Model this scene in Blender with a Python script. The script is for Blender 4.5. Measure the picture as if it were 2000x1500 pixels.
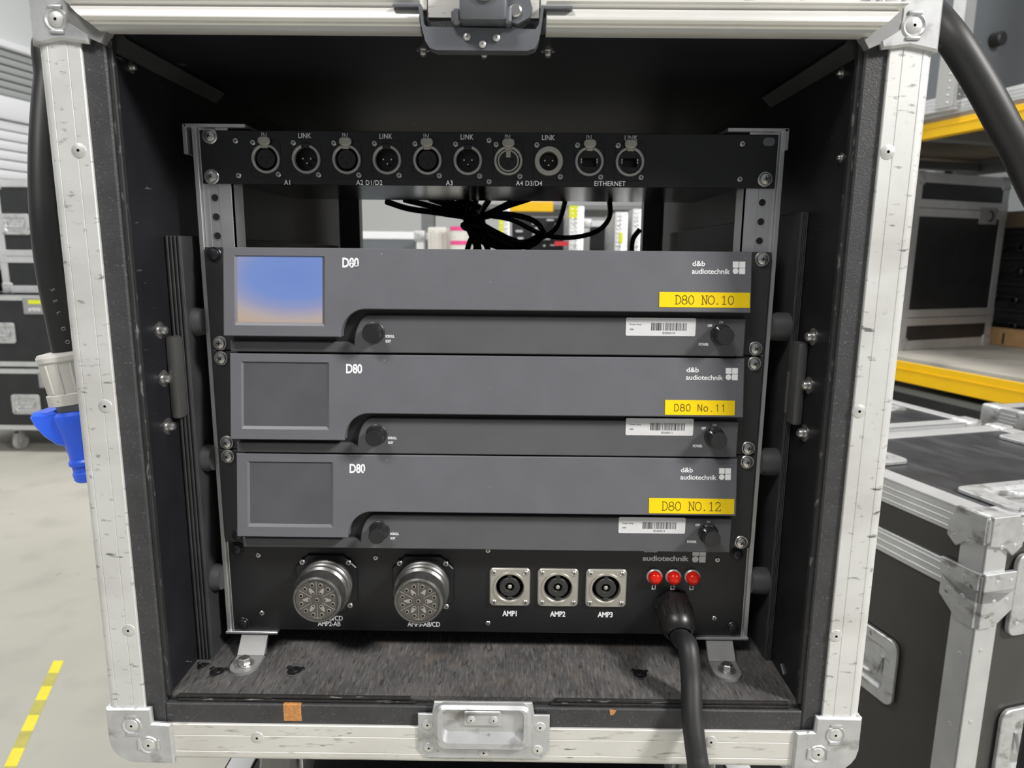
import bpy, bmesh, math, random
from mathutils import Vector, Matrix
from mathutils.geometry import tessellate_polygon
random.seed(7)
for o in list(bpy.data.objects): bpy.data.objects.remove(o)
SC = bpy.context.scene
COL = SC.collection
S = 0.001            # everything below is written in millimetres
FZ = 1072.0          # hall floor lies this far below the rack centre
def W(x, y, z): return Vector((x*S, y*S, (z+FZ)*S))

# ---------------------------------------------------------------- camera
CAM = Vector((25.64, -603.33, 128.07)); FPX = 1350.0
YAW, PIT, ROL = -0.0062, 0.1835, 0.0092
_f = Vector((math.sin(YAW)*math.cos(PIT), math.cos(YAW)*math.cos(PIT), -math.sin(PIT)))
_r0 = Vector((math.cos(YAW), -math.sin(YAW), 0)); _u0 = _r0.cross(_f)
_r = _r0*math.cos(ROL)+_u0*math.sin(ROL); _u = _u0*math.cos(ROL)-_r0*math.sin(ROL)
cd = bpy.data.cameras.new('camera'); co = bpy.data.objects.new('camera', cd); COL.objects.link(co)
m = Matrix((_r, _u, -_f)).transposed().to_4x4(); m.translation = W(*CAM); co.matrix_world = m
cd.sensor_width = 36.0; cd.lens = FPX/2000*36.0; cd.clip_start = 0.01; cd.clip_end = 100
cd.dof.use_dof = True; cd.dof.focus_distance = 0.60; cd.dof.aperture_fstop = 10.0
SC.camera = co
def at(px, py, Y):
    d = _f+_r*((px-1000)/FPX)-_u*((py-750)/FPX)
    return CAM+d*((Y-CAM.y)/d.y)

# ---------------------------------------------------------------- world and lamps
wd = bpy.data.worlds.new('hall_light'); SC.world = wd; wd.use_nodes = True
wd.node_tree.nodes['Background'].inputs[0].default_value = (0.90, 0.95, 1.0, 1)
wd.node_tree.nodes['Background'].inputs[1].default_value = 0.42
def lamp(name, loc, target, sx, sy, power, col=(1, 0.97, 0.93)):
    l = bpy.data.lights.new(name, 'AREA'); l.shape = 'RECTANGLE'; l.size = sx; l.size_y = sy
    l.energy = power; l.color = col
    o = bpy.data.objects.new(name, l); COL.objects.link(o); o.location = W(*loc)
    o.rotation_euler = (W(*target)-W(*loc)).to_track_quat('-Z', 'Y').to_euler()
    return o
lamp('ceiling_lamp_right', (2800, -1650, 2250), (0, 0, 0), 0.6, 0.6, 380)
lamp('ceiling_lamp_left', (-1100, -1900, 2700), (0, 0, 0), 1.0, 0.5, 130)
lamp('ceiling_lamp_far_right', (1300, 2600, 3300), (1300, 2600, 0), 1.6, 0.5, 170)
lamp('ceiling_lamp_far_left', (-2900, 2300, 3300), (-2900, 2300, 0), 1.6, 0.5, 230)
lamp('ceiling_lamp_back', (0, 5200, 3300), (0, 5200, 0), 1.6, 0.5, 150)
vs = SC.view_settings; vs.view_transform = 'Standard'; vs.look = 'None'; vs.gamma = 1.0
vs.use_curve_mapping = False; vs.exposure = -1.05

# ---------------------------------------------------------------- materials
def mat(name, col, rough=0.5, metal=0.0, var=0.0, vscale=40, scuff=None, bump=None, emit=None, spec=0.5, coat=0.0):
    M = bpy.data.materials.new(name); M.use_nodes = True; nt = M.node_tree; N = nt.nodes; L = nt.links
    p = N['Principled BSDF']; c4 = (*col, 1)
    p.inputs['Base Color'].default_value = c4; p.inputs['Roughness'].default_value = rough
    p.inputs['Metallic'].default_value = metal; p.inputs['Specular IOR Level'].default_value = spec
    p.inputs['Coat Weight'].default_value = coat
    tc = N.new('ShaderNodeTexCoord'); out = None
    def noise(scale, stretch=(1, 1, 1), detail=4):
        mp = N.new('ShaderNodeMapping'); mp.inputs['Scale'].default_value = stretch
        L.new(tc.outputs['Object'], mp.inputs[0])
        n = N.new('ShaderNodeTexNoise'); n.inputs['Scale'].default_value = scale; n.inputs['Detail'].default_value = detail
        L.new(mp.outputs[0], n.inputs['Vector']); return n.outputs['Fac']
    if var:
        r = N.new('ShaderNodeMapRange'); r.inputs[1].default_value = 0.3; r.inputs[2].default_value = 0.7
        r.inputs[3].default_value = 1-var; r.inputs[4].default_value = 1+var
        L.new(noise(vscale), r.inputs[0])
        mx = N.new('ShaderNodeVectorMath'); mx.operation = 'SCALE'
        rg = N.new('ShaderNodeRGB'); rg.outputs[0].default_value = c4
        L.new(rg.outputs[0], mx.inputs[0]); L.new(r.outputs[0], mx.inputs[3]); out = mx.outputs[0]
    for sc in (scuff or []):
        scol, th, scale, stretch = sc[:4]; soft = sc[4] if len(sc) > 4 else 0.05
        r = N.new('ShaderNodeMapRange'); r.inputs[1].default_value = th; r.inputs[2].default_value = th+soft
        L.new(noise(scale, stretch, 6), r.inputs[0])
        mx = N.new('ShaderNodeMix'); mx.data_type = 'RGBA'
        if out is None: mx.inputs[6].default_value = c4
        else: L.new(out, mx.inputs[6])
        mx.inputs[7].default_value = (*scol, 1); L.new(r.outputs[0], mx.inputs[0]); out = mx.outputs[2]
    if out is not None: L.new(out, p.inputs['Base Color'])
    if bump:
        b = N.new('ShaderNodeBump'); b.inputs['Strength'].default_value = bump[0]; b.inputs['Distance'].default_value = bump[2] if len(bump) > 2 else 0.0005
        L.new(noise(bump[1]), b.inputs['Height']); L.new(b.outputs[0], p.inputs['Normal'])
    if emit:
        p.inputs['Emission Color'].default_value = (*emit[0], 1); p.inputs['Emission Strength'].default_value = emit[1]
    return M
MT = {}
MT['alu'] = mat('worn_aluminium', (0.75, 0.755, 0.74), 0.48, 0.35, 0.04, 30,
    [((0.60, 0.59, 0.57), 0.52, 8, (1, 1, 2.2), 0.25), ((0.36, 0.36, 0.35), 0.625, 120, (0.8, 1, 2.2), 0.10), ((0.19, 0.19, 0.19), 0.675, 60, (0.8, 1, 2.4), 0.05)])
MT['alu_h'] = mat('worn_aluminium_horizontal', (0.75, 0.74, 0.70), 0.48, 0.35, 0.05, 25,
    [((0.62, 0.60, 0.56), 0.50, 10, (1, 1, 1.5), 0.25), ((0.42, 0.41, 0.38), 0.60, 110, (0.45, 1, 2.5), 0.12), ((0.22, 0.21, 0.20), 0.665, 95, (0.5, 1, 3), 0.06)])
MT['alu_bg'] = mat('aluminium_trim', (0.66, 0.67, 0.68), 0.42, 0.6, 0.06, 20)
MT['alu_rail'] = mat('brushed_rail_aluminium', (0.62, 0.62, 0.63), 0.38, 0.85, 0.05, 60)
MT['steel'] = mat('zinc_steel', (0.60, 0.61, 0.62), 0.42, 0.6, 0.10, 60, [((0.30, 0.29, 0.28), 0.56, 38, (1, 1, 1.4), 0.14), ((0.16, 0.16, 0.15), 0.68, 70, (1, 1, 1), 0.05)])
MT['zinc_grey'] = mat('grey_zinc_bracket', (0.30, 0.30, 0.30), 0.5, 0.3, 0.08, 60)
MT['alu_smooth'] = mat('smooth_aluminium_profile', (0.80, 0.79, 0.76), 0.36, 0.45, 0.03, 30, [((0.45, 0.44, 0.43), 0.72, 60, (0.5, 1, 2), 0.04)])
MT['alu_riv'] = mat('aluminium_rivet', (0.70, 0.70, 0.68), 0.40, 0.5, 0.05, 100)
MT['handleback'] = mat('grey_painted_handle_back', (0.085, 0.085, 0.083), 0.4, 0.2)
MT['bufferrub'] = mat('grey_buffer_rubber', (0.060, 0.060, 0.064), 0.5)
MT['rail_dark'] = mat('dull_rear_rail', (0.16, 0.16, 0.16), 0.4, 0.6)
MT['innerlip'] = mat('chipped_inner_edge', (0.020, 0.020, 0.021), 0.6, 0, 0.2, 50, [((0.17, 0.165, 0.16), 0.60, 220, (1, 1, 0.30), 0.10)], bump=(0.5, 300))
MT['steel_dark'] = mat('dull_latch_steel', (0.21, 0.22, 0.24), 0.42, 0.7, 0.08, 50)
MT['chrome'] = mat('bright_screw_steel', (0.62, 0.61, 0.60), 0.28, 0.95)
MT['screw_dk'] = mat('blackened_screw', (0.05, 0.05, 0.055), 0.35, 0.8)
MT['hole'] = mat('dark_recess', (0.006, 0.006, 0.006), 0.7)
MT['ply'] = mat('black_painted_plywood', (0.016, 0.016, 0.018), 0.50, 0, 0.25, 30, [((0.12, 0.12, 0.12), 0.72, 180, (1, 0.25, 1.4), 0.03)], bump=(0.25, 300))
MT['ply_in'] = mat('black_inner_plywood', (0.012, 0.012, 0.015), 0.50, 0, 0.2, 30, [((0.07, 0.07, 0.07), 0.70, 160, (0.4, 0.3, 1.6), 0.04)], spec=0.35)
MT['liner'] = mat('dark_grey_liner_board', (0.035, 0.036, 0.038), 0.55, 0, 0.2, 30)
MT['rim'] = mat('black_textured_rim', (0.045, 0.045, 0.048), 0.55, 0, 0.15, 60, [((0.15, 0.15, 0.155), 0.60, 520, (1, 1, 0.8), 0.20)], bump=(0.6, 700, 0.0006))
MT['floorply'] = mat('worn_dark_floor_plywood', (0.075, 0.072, 0.072), 0.75, 0, 0.30, 25,
    [((0.16, 0.155, 0.15), 0.48, 620, (1, 0.14, 1), 0.30), ((0.035, 0.033, 0.032), 0.56, 420, (1, 0.18, 1), 0.12), ((0.13, 0.10, 0.08), 0.60, 30, (1, 1, 1), 0.2)], bump=(0.4, 300))
MT['plyedge'] = mat('chipped_plywood_edge', (0.016, 0.015, 0.015), 0.8, 0, 0.3, 60, [((0.20, 0.18, 0.16), 0.64, 130, (0.3, 1, 3), 0.04)], bump=(0.8, 200, 0.002))
MT['rawwood'] = mat('raw_orange_wood', (0.55, 0.25, 0.08), 0.7, 0, 0.25, 400)
MT['panel'] = mat('black_anodised_panel', (0.010, 0.010, 0.012), 0.38, 0, 0.1, 60, [((0.05, 0.05, 0.055), 0.74, 120, (1, 1, 1), 0.03)])
MT['fascia'] = mat('anthracite_fascia', (0.134, 0.136, 0.153), 0.42, 0, 0.05, 35, [((0.30, 0.30, 0.32), 0.755, 170, (1, 1, 1.3), 0.02)], bump=(0.12, 1500, 0.0002))
MT['ear'] = mat('black_rack_ear', (0.028, 0.028, 0.031), 0.45, 0, 0.1, 60)
MT['lower'] = mat('anthracite_lower_panel', (0.106, 0.107, 0.117), 0.45, 0, 0.05, 35, bump=(0.12, 1500, 0.0002))
MT['groove'] = mat('shadow_band_groove', (0.022, 0.022, 0.025), 0.55)  # shadow under the fascia lip, put into the colour
MT['screen_off'] = mat('screen_glass', (0.085, 0.085, 0.095), 0.30, 0, 0.20, 14, [((0.35, 0.35, 0.36), 0.75, 220, (1, 1, 1), 0.02)])
MT['knob'] = mat('black_knob_plastic', (0.018, 0.018, 0.020), 0.35)
MT['gloss'] = mat('glossy_black_paint', (0.02, 0.02, 0.021), 0.16, 0, spec=0.9)
MT['white'] = mat('white_print', (0.92, 0.92, 0.94), 0.6)
MT['greyprint'] = mat('grey_print', (0.30, 0.30, 0.32), 0.6)
MT['brownprint'] = mat('embossed_brown_print', (0.10, 0.055, 0.005), 0.6)
MT['yellow'] = mat('yellow_label_tape', (0.93, 0.66, 0.0), 0.42, 0, 0.03, 60)
MT['sticker'] = mat('white_sticker', (0.72, 0.72, 0.74), 0.4)
MT['ink'] = mat('black_ink', (0.03, 0.03, 0.03), 0.6)
MT['nickel'] = mat('satin_nickel', (0.56, 0.54, 0.49), 0.36, 0.75, 0.06, 200)
MT['ring'] = mat('connector_ring_grey', (0.44, 0.44, 0.43), 0.40, 0.5, 0.05, 200)
MT['tab'] = mat('connector_tab_nickel', (0.46, 0.44, 0.40), 0.42, 0.5, 0.1, 300)
MT['insert'] = mat('black_connector_plastic', (0.014, 0.013, 0.013), 0.35)
MT['spk_dark'] = mat('grey_black_connector_plastic', (0.035, 0.034, 0.033), 0.45, 0, 0.2, 300)
MT['soca'] = mat('black_chromate_metal', (0.20, 0.20, 0.195), 0.34, 0.8, 0.25, 120, [((0.35, 0.35, 0.35), 0.66, 250, (1, 3, 1), 0.05)])
MT['socface'] = mat('multipin_insert', (0.085, 0.080, 0.072), 0.55, 0, 0.15, 150)
MT['socline'] = mat('multipin_line', (0.36, 0.33, 0.30), 0.6)
MT['red'] = mat('red_lens', (0.70, 0.015, 0.008), 0.12, 0, emit=((1, 0.02, 0.0), 0.10))
MT['rubber'] = mat('black_cable_rubber', (0.022, 0.022, 0.023), 0.50, 0, 0.15, 40, [((0.09, 0.09, 0.09), 0.72, 90, (1, 1, 1), 0.04)])
MT['thinrubber'] = mat('black_thin_cable', (0.012, 0.012, 0.013), 0.42)
MT['plug_grey'] = mat('dirty_grey_plug_plastic', (0.62, 0.61, 0.57), 0.5, 0, 0.06, 30, [((0.30, 0.29, 0.27), 0.66, 60, (1, 1, 1), 0.08)])
MT['plug_blue'] = mat('blue_plug_plastic', (0.035, 0.14, 0.95), 0.38)
MT['hexply'] = mat('black_laminate_case', (0.020, 0.021, 0.023), 0.38, 0, 0.2, 12)
MT['caseply'] = mat('dark_brown_case_laminate', (0.050, 0.048, 0.045), 0.42, 0, 0.15, 8)
MT['casetop'] = mat('grey_black_case_top', (0.045, 0.047, 0.052), 0.30, 0, 0.3, 14, [((0.10, 0.10, 0.11), 0.56, 20, (1, 0.3, 1), 0.2)])
MT['greycase'] = mat('slate_grey_case', (0.14, 0.155, 0.17), 0.45, 0, 0.06, 5)
MT['yellowbeam'] = mat('yellow_rack_steel', (0.93, 0.55, 0.0), 0.42, 0, 0.03, 10, [((0.45, 0.40, 0.35), 0.76, 30, (1, 1, 1), 0.02)])
MT['board'] = mat('dusty_shelf_board', (0.42, 0.40, 0.36), 0.75, 0, 0.12, 6, [((0.27, 0.26, 0.24), 0.56, 4, (1, 1, 1), 0.2)])
MT['boarddk'] = mat('brown_plywood_underside', (0.26, 0.20, 0.14), 0.7, 0, 0.1, 6)
MT['steelgrey'] = mat('grey_rack_steel', (0.19, 0.20, 0.20), 0.5, 0.3)
MT['timber'] = mat('pine_timber', (0.62, 0.38, 0.18), 0.65, 0, 0.10, 20)
MT['concrete'] = mat('pale_concrete_floor', (0.455, 0.445, 0.395), 0.62, 0, 0.05, 2.2, [((0.38, 0.37, 0.33), 0.52, 5, (1, 1, 1), 0.25), ((0.25, 0.24, 0.22), 0.69, 14, (1, 0.6, 1), 0.08)])
MT['wall'] = mat('pale_grey_wall', (0.66, 0.69, 0.69), 0.7, 0, 0.03, 1)
MT['whitewall'] = mat('white_wall', (0.82, 0.83, 0.83), 0.7, 0, 0.02, 1)
MT['slat'] = mat('white_shutter_slat', (0.88, 0.90, 0.93), 0.45)
MT['slatdk'] = mat('grey_hood_slat', (0.40, 0.42, 0.42), 0.5)
MT['tape_y'] = mat('yellow_floor_tape', (0.90, 0.78, 0.04), 0.5, 0, 0.05, 30)
MT['tape_d'] = mat('dark_olive_tape', (0.52, 0.48, 0.10), 0.5, 0, 0.1, 30)  # darker olive for every second tape segment
MT['pink'] = mat('pink_tape', (0.85, 0.08, 0.30), 0.5)
MT['lime'] = mat('lime_tape', (0.75, 0.80, 0.02), 0.5)
MT['redtape'] = mat('red_tape', (0.62, 0.03, 0.04), 0.5)
MT['labelgrey'] = mat('grey_name_plate', (0.30, 0.30, 0.31), 0.5)
MT['wheel'] = mat('grey_wheel_rubber', (0.40, 0.40, 0.38), 0.6, 0, 0.15, 30)
def mscreen():
    M = mat('blue_tan_screen', (0.05, 0.05, 0.06), 0.18); nt = M.node_tree; N = nt.nodes; L = nt.links; p = N['Principled BSDF']
    tc = N.new('ShaderNodeTexCoord'); mp = N.new('ShaderNodeSeparateXYZ'); L.new(tc.outputs['Generated'], mp.inputs[0])
    # colour gradient across the screen: blue in the upper right, cream and tan below
    def mth(op, *ins):
        n = N.new('ShaderNodeMath'); n.operation = op
        for i, v in enumerate(ins):
            if isinstance(v, (int, float)): n.inputs[i].default_value = v
            else: L.new(v, n.inputs[i])
        return n.outputs[0]
    dx = mth('MULTIPLY', mth('SUBTRACT', mp.outputs['X'], 0.66), 0.78); dz = mth('MULTIPLY', mth('SUBTRACT', mp.outputs['Z'], 0.72), 1.15)
    d = mth('SQRT', mth('ADD', mth('MULTIPLY', dx, dx), mth('MULTIPLY', dz, dz)))
    r = N.new('ShaderNodeValToRGB'); e = r.color_ramp.elements
    e[0].position = 0.0; e[0].color = (0.17, 0.30, 0.80, 1); e[1].position = 1.0; e[1].color = (0.62, 0.44, 0.28, 1)
    for pos, c in ((0.40, (0.19, 0.33, 0.80, 1)), (0.58, (0.34, 0.38, 0.68, 1)), (0.76, (0.60, 0.50, 0.48, 1)), (0.88, (0.66, 0.51, 0.38, 1))):
        k = e.new(pos); k.color = c
    L.new(d, r.inputs[0]); L.new(r.outputs[0], p.inputs['Emission Color']); p.inputs['Emission Strength'].default_value = 1.35
    return M
MT['screen_blue'] = mscreen()

# ---------------------------------------------------------------- mesh builder
class B:
    def __init__(s): s.v = []; s.f = []; s.mi = []
    def add(s, vs, fs, mi=0):
        n = len(s.v); s.v += [Vector(a) for a in vs]
        for f in fs: s.f.append([i+n for i in f]); s.mi.append(mi)
        return s
    def box(s, x0, x1, y0, y1, z0, z1, ch=0, mi=0, seg=1):
        if x0 > x1: x0, x1 = x1, x0
        if y0 > y1: y0, y1 = y1, y0
        if z0 > z1: z0, z1 = z1, z0
        if ch <= 0:
            s.add([(x, y, z) for x in (x0, x1) for y in (y0, y1) for z in (z0, z1)],
                  [(0, 1, 3, 2), (4, 6, 7, 5), (0, 4, 5, 1), (2, 3, 7, 6), (0, 2, 6, 4), (1, 5, 7, 3)], mi)
        else:
            bm = bmesh.new(); bmesh.ops.create_cube(bm, size=1)
            for v in bm.verts: v.co = Vector(((x0+x1)/2+v.co.x*(x1-x0), (y0+y1)/2+v.co.y*(y1-y0), (z0+z1)/2+v.co.z*(z1-z0)))
            bmesh.ops.bevel(bm, geom=list(bm.edges), offset=ch, segments=seg, affect='EDGES', profile=0.5)
            bm.verts.index_update(); s.add([v.co.copy() for v in bm.verts], [[v.index for v in f.verts] for f in bm.faces], mi); bm.free()
        return s
    def lathe(s, c, ax, prof, n=24, mi=0, cap0=True, cap1=True):
        """prof: list of (radius, distance along ax)"""
        c = Vector(c); ax = Vector(ax).normalized()
        a = ax.orthogonal().normalized(); b = ax.cross(a)
        vs = []; fs = []
        for (r, t) in prof:
            for i in range(n):
                th = 2*math.pi*i/n; vs.append(c+ax*t+(a*math.cos(th)+b*math.sin(th))*r)
        for k in range(len(prof)-1):
            for i in range(n):
                j = (i+1) % n; fs.append((k*n+i, k*n+j, (k+1)*n+j, (k+1)*n+i))
        if cap0: fs.append(tuple(range(n)))
        if cap1: fs.append(tuple((len(prof)-1)*n+i for i in range(n)))
        return s.add(vs, fs, mi)
    def cyl(s, c, ax, r, h, n=20, mi=0): return s.lathe(c, ax, [(r, 0), (r, h)], n, mi)
    def tube(s, pts, r, n=12, mi=0):
        pts = [Vector(p) for p in pts]; vs = []; fs = []; prev = None
        for k, p in enumerate(pts):
            t = (pts[min(k+1, len(pts)-1)]-pts[max(k-1, 0)]).normalized()
            if prev is None: a = t.orthogonal().normalized()
            else: a = (prev-t*prev.dot(t)).normalized()
            prev = a; b = t.cross(a); rr = r[k] if isinstance(r, (list, tuple)) else r
            for i in range(n):
                th = 2*math.pi*i/n; vs.append(p+(a*math.cos(th)+b*math.sin(th))*rr)
        for k in range(len(pts)-1):
            for i in range(n):
                j = (i+1) % n; fs.append((k*n+i, k*n+j, (k+1)*n+j, (k+1)*n+i))
        fs.append(tuple(range(n))); fs.append(tuple((len(pts)-1)*n+i for i in range(n)))
        return s.add(vs, fs, mi)
    def prism(s, poly, ax, a, b, mi=0):
        """poly of 2-D points; ax 'x': (y,z), 'y': (x,z), 'z': (x,y)"""
        def p3(p, t): return (t, p[0], p[1]) if ax == 'x' else ((p[0], t, p[1]) if ax == 'y' else (p[0], p[1], t))
        n = len(poly); vs = [p3(p, a) for p in poly]+[p3(p, b) for p in poly]
        fs = [(i, (i+1) % n, n+(i+1) % n, n+i) for i in range(n)]
        tri = tessellate_polygon([[Vector((p[0], p[1], 0)) for p in poly]])
        fs += [tuple(t) for t in tri]+[tuple(i+n for i in t) for t in tri]
        return s.add(vs, fs, mi)
    def plate(s, outer, holes=(), yf=0.0, yb=2.0, ch=0.0, mi=0, hole_back=None, hmi=None):
        """plate facing -Y; outline and holes as (x,z) loops; yf may be a function of (x,z)"""
        F = yf if callable(yf) else (lambda x, z: yf)
        loops = [list(outer)]+[list(h) for h in holes]
        fl = []; base = []
        for k, lp in enumerate(loops):
            l2 = inset(lp, ch) if (ch and k == 0) else lp
            fl.append(l2); base.append(lp)
        n0 = len(s.v); idx = []; vs = []; fs = []
        for k, l2 in enumerate(fl):
            st = len(vs); vs += [(x, F(x, z), z) for x, z in l2]; idx.append(st)
        tri = tessellate_polygon([[Vector((x, z, 0)) for x, z in l2] for l2 in fl])
        fs += [tuple(t) for t in tri]
        for k, lp in enumerate(base):
            n = len(lp); f0 = idx[k]; rows = []
            if ch and k == 0:
                st = len(vs); vs += [(x, F(x, z)+ch, z) for x, z in lp]; rows.append((f0, st)); f0 = st
            st = len(vs)
            if k > 0 and hole_back and hole_back[k-1]:
                hb, yy = hole_back[k-1]; vs += [(x, yy(x, z) if callable(yy) else yy, z) for x, z in hb]
            else: vs += [(x, yb, z) for x, z in lp]
            rows.append((f0, st))
            for (p, q) in rows:
                for i in range(n): j = (i+1) % n; fs.append((p+i, p+j, q+j, q+i))
        return s.add(vs, fs, mi)
    def move(s, n0, M):
        for i in range(n0, len(s.v)): s.v[i] = M @ s.v[i]
        return s
def inset(lp, d):
    n = len(lp); area = sum(lp[i][0]*lp[(i+1) % n][1]-lp[(i+1) % n][0]*lp[i][1] for i in range(n)); sg = 1 if area > 0 else -1
    out = []
    for i in range(n):
        p0 = Vector(lp[i-1]); p1 = Vector(lp[i]); p2 = Vector(lp[(i+1) % n])
        e1 = (p1-p0).normalized(); e2 = (p2-p1).normalized()
        n1 = Vector((-e1.y, e1.x))*sg; n2 = Vector((-e2.y, e2.x))*sg
        h = (n1+n2); h = h/max(h.length_squared/2, 0.3) if h.length > 1e-6 else n1
        out.append((p1.x+h.x*d, p1.y+h.y*d))
    return out
def circ(cx, cz, r, n=24, a0=0.0): return [(cx+r*math.cos(a0+2*math.pi*i/n), cz+r*math.sin(a0+2*math.pi*i/n)) for i in range(n)]
def rrect(x0, x1, z0, z1, r, n=5):
    out = []
    for (cx, cz, a) in ((x1-r, z1-r, 0), (x0+r, z1-r, 90), (x0+r, z0+r, 180), (x1-r, z0+r, 270)):
        for i in range(n+1):
            t = math.radians(a+90*i/n); out.append((cx+r*math.cos(t), cz+r*math.sin(t)))
    return out
def spline(pts, n=8):
    pts = [Vector(p) for p in pts]; out = []
    P = [pts[0]*2-pts[1]]+pts+[pts[-1]*2-pts[-2]]
    for i in range(1, len(P)-2):
        for k in range(n):
            t = k/n; a, b, c, d = P[i-1], P[i], P[i+1], P[i+2]
            out.append(0.5*((2*b)+(c-a)*t+(2*a-5*b+4*c-d)*t*t+(3*b-a-3*c+d)*t**3))
    out.append(pts[-1]); return out

ORG = {}
def tomesh(name, b, mats, org=Vector((0, 0, 0)), ang=30):
    me = bpy.data.meshes.new(name)
    me.from_pydata([((v-org)*S)[:] for v in b.v], [], b.f)
    mats = mats if isinstance(mats, (list, tuple)) else [mats]
    for k in mats: me.materials.append(MT[k])
    me.polygons.foreach_set('material_index', b.mi)
    bm = bmesh.new(); bm.from_mesh(me); bmesh.ops.recalc_face_normals(bm, faces=bm.faces); bm.to_mesh(me); bm.free()
    me.polygons.foreach_set('use_smooth', [True]*len(me.polygons)); me.set_sharp_from_angle(angle=math.radians(ang)); me.update()
    return me
def tag(o, label=None, cat=None, group=None, kind=None):
    if label: o['label'] = label
    if cat: o['category'] = cat
    if group: o['group'] = group
    if kind: o['kind'] = kind
    return o
def thing(name, label, cat, org, rotz=0.0, local=False, group=None, kind=None):
    o = bpy.data.objects.new(name, None); COL.objects.link(o); o.empty_display_size = 0.05
    o.location = W(*org); o.rotation_euler = (0, 0, rotz); ORG[o] = Vector((0, 0, 0)) if local else Vector(org)
    return tag(o, label, cat, group, kind)
def part(name, b, mats, parent, label=None, ang=30):
    me = tomesh(name, b, mats, ORG[parent], ang); o = bpy.data.objects.new(name, me); COL.objects.link(o)
    o.parent = parent; ORG[o] = ORG[parent]
    if label: o['label'] = label
    return o
def solo(name, b, mats, org, label=None, cat=None, group=None, kind=None):
    org = Vector(org); me = tomesh(name, b, mats, org); o = bpy.data.objects.new(name, me); COL.objects.link(o)
    o.location = W(*org); ORG[o] = org; return tag(o, label, cat, group, kind)
def stamp(name, me, parent, loc, rot=None, scale=None):
    o = bpy.data.objects.new(name, me); COL.objects.link(o); o.parent = parent
    o.location = (Vector(loc)-ORG[parent])*S
    if rot is not None: o.rotation_euler = rot
    if scale: o.scale = scale
    ORG[o] = Vector((0, 0, 0)); return o
def textmesh(s, size, sx=1.0, bold=0.0, align='CENTER', space=1.0):
    c = bpy.data.curves.new('text', 'FONT'); c.body = s; c.size = size; c.align_x = align; c.align_y = 'CENTER'; c.offset = bold; c.space_character = space
    c.resolution_u = 3
    o = bpy.data.objects.new('text', c); COL.objects.link(o); dg = bpy.context.evaluated_depsgraph_get()
    me = bpy.data.meshes.new_from_object(o.evaluated_get(dg)); b = B()
    b.add([(v.co.x*sx, 0, v.co.y) for v in me.vertices], [list(p.vertices) for p in me.polygons])
    bpy.data.objects.remove(o); bpy.data.curves.remove(c); bpy.data.meshes.remove(me); return b
def text(name, s, cap, mk, parent, x, y, z, sx=1.0, bold=0.0, align='CENTER', space=1.0, rot=0.0):
    """cap height in mm, centred on (x,z); y number or function of (x,z)"""
    b = textmesh(s, cap/0.70, sx, bold*cap, align, space)
    zc = (min(v.z for v in b.v)+max(v.z for v in b.v))/2
    cr, sr = math.cos(rot), math.sin(rot)
    for v in b.v:
        vx, vz = v.x, v.z-zc
        v.x = x+vx*cr-vz*sr; v.z = z+vx*sr+vz*cr; v.y = y(v.x, v.z) if callable(y) else y
    return part(name, b, mk, parent)
def strokes(b, paths, x, z, sc, y, w):
    """thin ribbons for single-stroke lettering"""
    for path in paths:
        for (p, q) in zip(path[:-1], path[1:]):
            p = Vector(p)*sc; q = Vector(q)*sc; d = (q-p)
            if d.length < 1e-6: continue
            d = d.normalized()*w*0.4; nrm = Vector((-d.y, d.x)).normalized()*w/2; p -= d; q += d
            pts = [p+nrm, p-nrm, q-nrm, q+nrm]
            b.add([(x+t.x, y(x+t.x, z+t.y) if callable(y) else y, z+t.y) for t in pts], [(0, 1, 2, 3)])
def arc(cx, cz, rx, rz, a0, a1, n=10): return [(cx+rx*math.cos(math.radians(a0+(a1-a0)*i/n)), cz+rz*math.sin(math.radians(a0+(a1-a0)*i/n))) for i in range(n+1)]
GL = {  # serif stroke letters, height 1, cell 0.8
 'D': [[(.12, 0), (.12, 1)], [(0.0, 1), (.3, 1)]+arc(.3, .5, .36, .5, 90, -90)+[(0.0, 0)]],
 '8': [arc(.33, .75, .25, .25, 0, 360, 14), arc(.33, .26, .31, .26, 0, 360, 14)],
 '0': [arc(.33, .5, .31, .5, 0, 360, 18)], 'O': [arc(.36, .5, .36, .5, 0, 360, 18)],
 'N': [[(0, 0), (.22, 0)], [(.11, 0), (.11, 1), (.6, 0), (.6, 1)], [(0, 1), (.11, 1)], [(.49, 1), (.71, 1)]],
 '.': [[(.28, .02), (.34, .02), (.34, .08), (.28, .08), (.28, .02)]],
 '1': [[(.12, .82), (.33, 1), (.33, 0)], [(.12, 0), (.54, 0)]],
 '2': [arc(.32, .72, .27, .28, 165, -30, 10)+[(.04, .04), (.06, .0), (.62, 0), (.64, .16)]], ' ': []}

GS = dict(GL); GS['D'] = [[(.3, 1), (.06, 1), (.06, 0), (.3, 0)]+arc(.3, .5, .32, .5, -90, 90)]
GS['N'] = [[(.04, 0), (.04, 1), (.6, 0), (.6, 1)]]; GS['o'] = [arc(.33, .34, .28, .34, 0, 360, 16)]
GS['1'] = [[(.14, .80), (.36, 1), (.36, 0)]]; GS['0'] = [arc(.33, .5, .29, .5, 0, 360, 18)]; GS['.'] = [[(.30, .02), (.35, .02), (.35, .07)]]

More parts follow.
